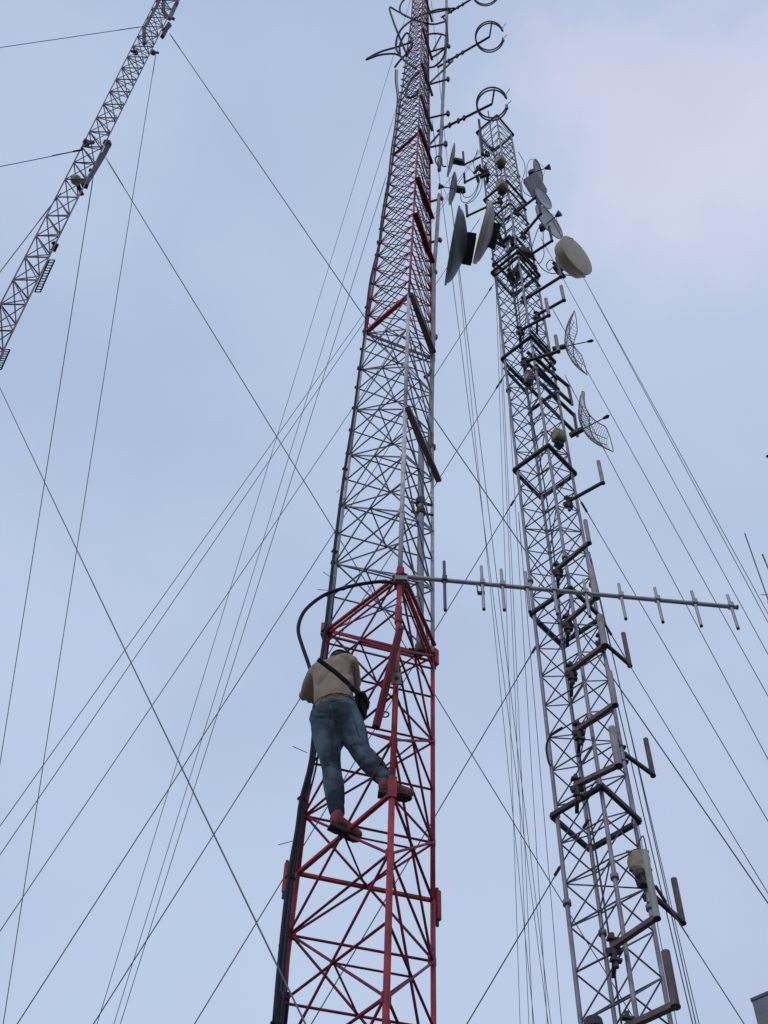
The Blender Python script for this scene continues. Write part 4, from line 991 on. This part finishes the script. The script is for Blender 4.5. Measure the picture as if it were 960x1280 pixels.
def ladder(x0, y0, x1, y1, n, label):
    a, b = onmast(x0, y0), onmast(x1, y1); t = empty('ladder_antenna', a, label, 'antenna'); s_ = RT*.10; a = a+RT*.02; b = b+RT*.02
    bar('rail', t, a, b, .014, M_DARK); bar('rail', t, a+s_, b+s_, .014, M_DARK)
    for i in range(n+1): p = a.lerp(b, i/n); bar('rung', t, p, p+s_, .011, M_DARK)
ladder(60, 325, 42, 365, 12, 'ladder like dark antenna on the right side of the mast, middle height')
ladder(4, 437, -7, 462, 9, 'ladder like dark antenna where the mast leaves the left edge')
c = onmast(95, 225); t = empty('radio_unit', c, 'round pale unit half hidden inside the mast', 'radio unit')
put('housing', lathe_mesh([(0, .12), (.08, .08), (.11, 0), (.08, -.08), (0, -.12)], M_BEIGE, 20), t, frame_m(c, (-.5, -.8, -.2))); bar('clamp', t, c, c+V((.1, .3, 0)), .03, M_DARK, 'box')

# ------------------------------------------------------------------ guy wires
def wire(ax_, ay_, ah, bx, by, bh, label, r=.0075, sag=.05, group=None, fit=None, A=None, start_ext=0.0):
    r *= .86; A = A or at_h(ax_, ay_, ah); B = at_h(bx, by, bh); d = B-A
    if start_ext: A = A-d*start_ext; d = B-A
    if d.z > -.5: print('WIRE not descending', label, d); 
    G = A+d*(A.z/(-d.z)) if d.z < -.1 else B
    if (G-A).length > 400: print('WIRE long', label, (G-A).length)
    P = []; n = 24; ln = (G-A).length; h = math.hypot(G.x-A.x, G.y-A.y)
    for i in range(n+1):
        t_ = i/n; p = A.lerp(G, t_); p.z -= sag*4*t_*(1-t_); P.append(p)
    P[-1].z = max(P[-1].z, -.05)
    t = empty('guy_wire', G, label, 'guy wire', group)
    put('rope', tube_mesh(P, r, M_WIRE, 6), t)
    u = (A-G).normalized(); bar('grip', t, A-u*.12, A-u*.7, r*1.3, M_WIRE, 'rod'); bar('turnbuckle', t, G+u*.6, G+u*1.1, .022, M_DARK, 'rod')
    bar('anchor', t, (G.x, G.y, -.2), (G.x, G.y, .25), .22, M_CONC, 'box')
    if fit:
        for fx, fy in fit:
            bs = min(range(0, 3000), key=lambda i: (lambda q: (q[0]-fx)**2+(q[1]-fy)**2)(project(A.lerp(G, i/3000))))
            p = A.lerp(G, bs/3000); bar('insulator', t, p-u*.06, p+u*.06, .019, M_DARK, 'pipe')
    return t
H1, H2, H3 = 7.6, 11.8, 10.2
GL = 'guys running down left from the grey tower'
wire(600, 187, H2, 0, 1031, 15, 'highest guy crossing low left, meeting the left edge uppermost', group=GL)
wire(612, 172, H2, 0, 1067, 15, 'guy running close beside and just below the highest left one', group=GL)
wire(600, 273, H2, 0, 1162, 14.6, 'guy third up on the left edge, leaving the tower at the big dark dish', group=GL)
wire(617, 355, H2, 20, 1280, 14.2, 'guy from the second platform ring, reaching the bottom left corner', group=GL, fit=[(612.5, 361)], r=.0085)
wire(634, 464, H2, 115, 1280, 13.8, 'guy from the left leg at the third platform ring', group=GL, fit=[(626, 477), (623, 483)], r=.0085)
wire(652, 610, H2, 241, 1280, 13.4, 'guy leaving the left leg below the fourth platform ring', group=GL, fit=[(639, 628)], r=.0085)
wire(673, 803, H2, 387, 1280, 13.0, 'guy leaving the left leg below the fifth platform ring', group=GL, fit=[(667, 812)], r=.0085)
wire(722, 1047, H2, 582, 1280, 12.6, 'lowest left guy, starting under the lowest platform ring', group=GL, fit=[(692, 1086), (740, 1018)], r=.0085, start_ext=.08)
GT = 'steep guys left of the red tower'
wire(507, 20, H1+.2, 121, 1280, 16, 'leftmost of the three steep guys dropping from the red tower top', .006, group=GT, start_ext=.05)
wire(505, 104, H1+.2, 142, 1280, 16, 'middle of the three steep guys dropping from the red tower', .006, group=GT, start_ext=.0)
wire(483, 220, H1+.2, 150, 1280, 16, 'rightmost of the three steep guys dropping from the red tower', .006, group=GT)
GR = 'steep guys between the two towers'
wire(539, 0, H1, 668, 1280, 20, 'leftmost steep guy between the towers', .0065, group=GR, sag=.35)
wire(540, 150, H1, 686, 1280, 20, 'second steep guy from the left between the towers', .0065, group=GR, sag=.3)
wire(563, 245, H1+.3, 689, 1280, 20, 'third steep guy from the left between the towers', .0065, group=GR, sag=.2)
wire(619, 330, H2+.2, 650, 1280, 20, 'steep guy passing nearly upright left of the grey tower, crossing the others low down', .006, group=GR)
wire(624, 400, H2+.2, 661, 1280, 20, 'nearly upright guy just left of the grey tower, first of a close pair', .006, group=GR)
wire(627, 430, H2+.2, 666, 1280, 20, 'nearly upright guy just left of the grey tower, second of a close pair', .006, group=GR)
wire(636, 500, H2+.2, 684, 1280, 19, 'nearly upright guy hugging the left leg of the grey tower', .006, group=GR)
wire(648, 640, H2+.2, 702, 1280, 18, 'short nearly upright guy closest to the left leg of the grey tower', .006, group=GR)
GD = 'guys running down right from the grey tower'
wire(690, 275, H2, 962, 770, 14, 'guy starting behind the beige drum, right of a close pair', .0075, group=GD)
wire(690, 273, H2, 962, 781, 14.2, 'guy starting behind the beige drum, left of a close pair', .0075, group=GD)
wire(676, 297, H2, 960, 817, 14, 'guy leaving the tower at the drum arm, next inside the close pair', group=GD)
wire(690, 385, H2, 960, 869, 14, 'guy passing behind the upper grid dish', group=GD)
wire(706, 469, H2, 960, 948, 14, 'guy passing behind the lower grid dish', group=GD)
wire(722, 620, H2, 960, 1025, 13.8, 'guy starting at the right leg above the boom antenna', group=GD, fit=[(728, 632), (731, 637)])
wire(751, 772, H2, 960, 1115, 13.4, 'guy starting at the right leg just below the boom antenna', group=GD, fit=[(756, 781), (762, 789)])
wire(815, 1101, H2, 931, 1280, 12.8, 'lowest right guy, starting beside the beige drum unit', group=GD, fit=[(823, 1113), (829, 1122)])
GC = 'steep guys hugging the right side of the grey tower'
wire(733, 680, H2+.3, 874, 1280, 15, 'steep guy along the right leg, rightmost at the bottom edge', .007, group=GC)
wire(739, 740, H2+.3, 866, 1280, 15, 'steep guy along the right leg, second from the right at the bottom', .009, group=GC)
wire(737, 690, H2+.5, 870, 1280, 15.5, 'steep guy along the right leg, close inside the rightmost', .009, group=GC)
wire(747, 770, H2+.3, 846, 1280, 15, 'steep guy along the right leg, leftmost at the bottom edge', .006, group=GC)
# guys of the far mast
wire(180, 33, H3, -60, 68, 13, 'guy running almost level to the left edge from the mast top', .010)
wire(104, 187, H3+.3, -60, 219, 13, 'guy running almost level to the left edge from the lower bracket', .010, fit=[(99, 188), (95, 189)])
wire(76, 241, H3+.5, -10, 353, 13, 'short guy crossing the left edge beside the mast', .010)
wire(212, 42, H3, 960, 1127, 16.5, 'long thick guy from the mast top passing behind both towers to the right edge', .0135)
wire(132, 197, H3, 712, 1140, 18, 'long guy from the lower mast bracket ending behind the grey tower', .0105)
wire(-30, 421, H3, 387, 1280, 6.0, 'thick near guy crossing the lower left and passing in front of the cables', .0060)
wire(195, 66, H3, 10, 1280, 20, 'steep guy from the upper mast bracket to the bottom left corner', .009, sag=.6)
wire(117, 218, H3+.2, 0, 967, 20, 'steep guy below the mast meeting the left edge', .009, sag=.3)
# loose line hanging in the left, very faint
# ------------------------------------------------------------------ building corner, bottom right
bc = at_h(937.5, 1248, 15.0); be = at_z(962, 1237.5, bc.z); bd = (be-bc).normalized(); bq = V((-bd.y, bd.x, 0))
if bq.y < 0: bq = -bq
Bd = empty('building', (bc.x, bc.y, 0), 'corner of a dark grey rendered building at the bottom right', 'building')
LB, DB = 9.0, 7.0
def bx(name, u0, u1, v0, v1, z0, z1, mt, par=None, label=None):
    cc = V((bc.x, bc.y, 0))+bd*((u0+u1)/2)+bq*((v0+v1)/2)
    M = Matrix((bd, bq, V((0, 0, 1)))).transposed().to_4x4(); M.translation = cc+V((0, 0, z0))
    M = M @ Matrix.Diagonal(((u1-u0)/2, (v1-v0)/2, z1-z0, 1))
    return put(name, unit('box', mt), par or Bd, M, label)
bx('wall', .012, LB, .012, DB, 0, bc.z-.045, M_WALL)
bx('coping', 0, LB+.05, 0, DB+.05, bc.z-.043, bc.z, M_COPE)
for k in range(3):
    for fl in range(int((bc.z-2)/3.1)):
        wz = 1.1+fl*3.1; f = bx('window', 1.4+2.6*k, 2.5+2.6*k, -.02, .010, wz, wz+1.3, M_GALV)
        bx('pane', 1.46+2.6*k, 2.44+2.6*k, -.024, -.021, wz+.06, wz+1.24, M_GLASS, f)
# slender antennas at the right edge
def edge_whip(x0, y0, x1, y1, h, r, label, cross=None):
    a = at_h(x0, y0, h); b = at_h(x1, y1, h)
    b = V((a.x, a.y, a.z-(a.z-b.z)))+V((b.x-a.x, b.y-a.y, 0)); t = empty('whip_antenna', (b.x, b.y, 0), label, 'antenna')
    bar('rod', t, b, a, r, M_GALVB, 'rod'); bar('mast_pole', t, (b.x, b.y, 0), b, .03, M_GALV, 'pipe')
    if cross:
        c0, c1 = at_h(*cross[0], h), at_h(*cross[1], h); bar('radial', t, c0, c1, .008, M_GALVB, 'rod')
edge_whip(931, 667, 961, 752, 17, .014, 'thin whip rod leaning at the right edge with a short cross rod', ((951, 743.5), (975, 743)))
edge_whip(953, 693, 972, 738, 17, .018, 'shorter dark whip rod cut by the right edge')
c = at_h(961, 571, 17); t = empty('lamp_finial', (c.x, c.y, 0), 'tiny dark fitting poking in at the right edge', 'fitting')
for d in ((-.05, 0, .03), (.03, .02, -.05), (.0, 0, .05)): bar('fitting', t, c+V(d), c-V(d)*.8, .022, M_DARK, 'box')
bar('mast_pole', t, (c.x+.06, c.y, 0), c+V((.06, 0, 0)), .03, M_GALV, 'pipe')
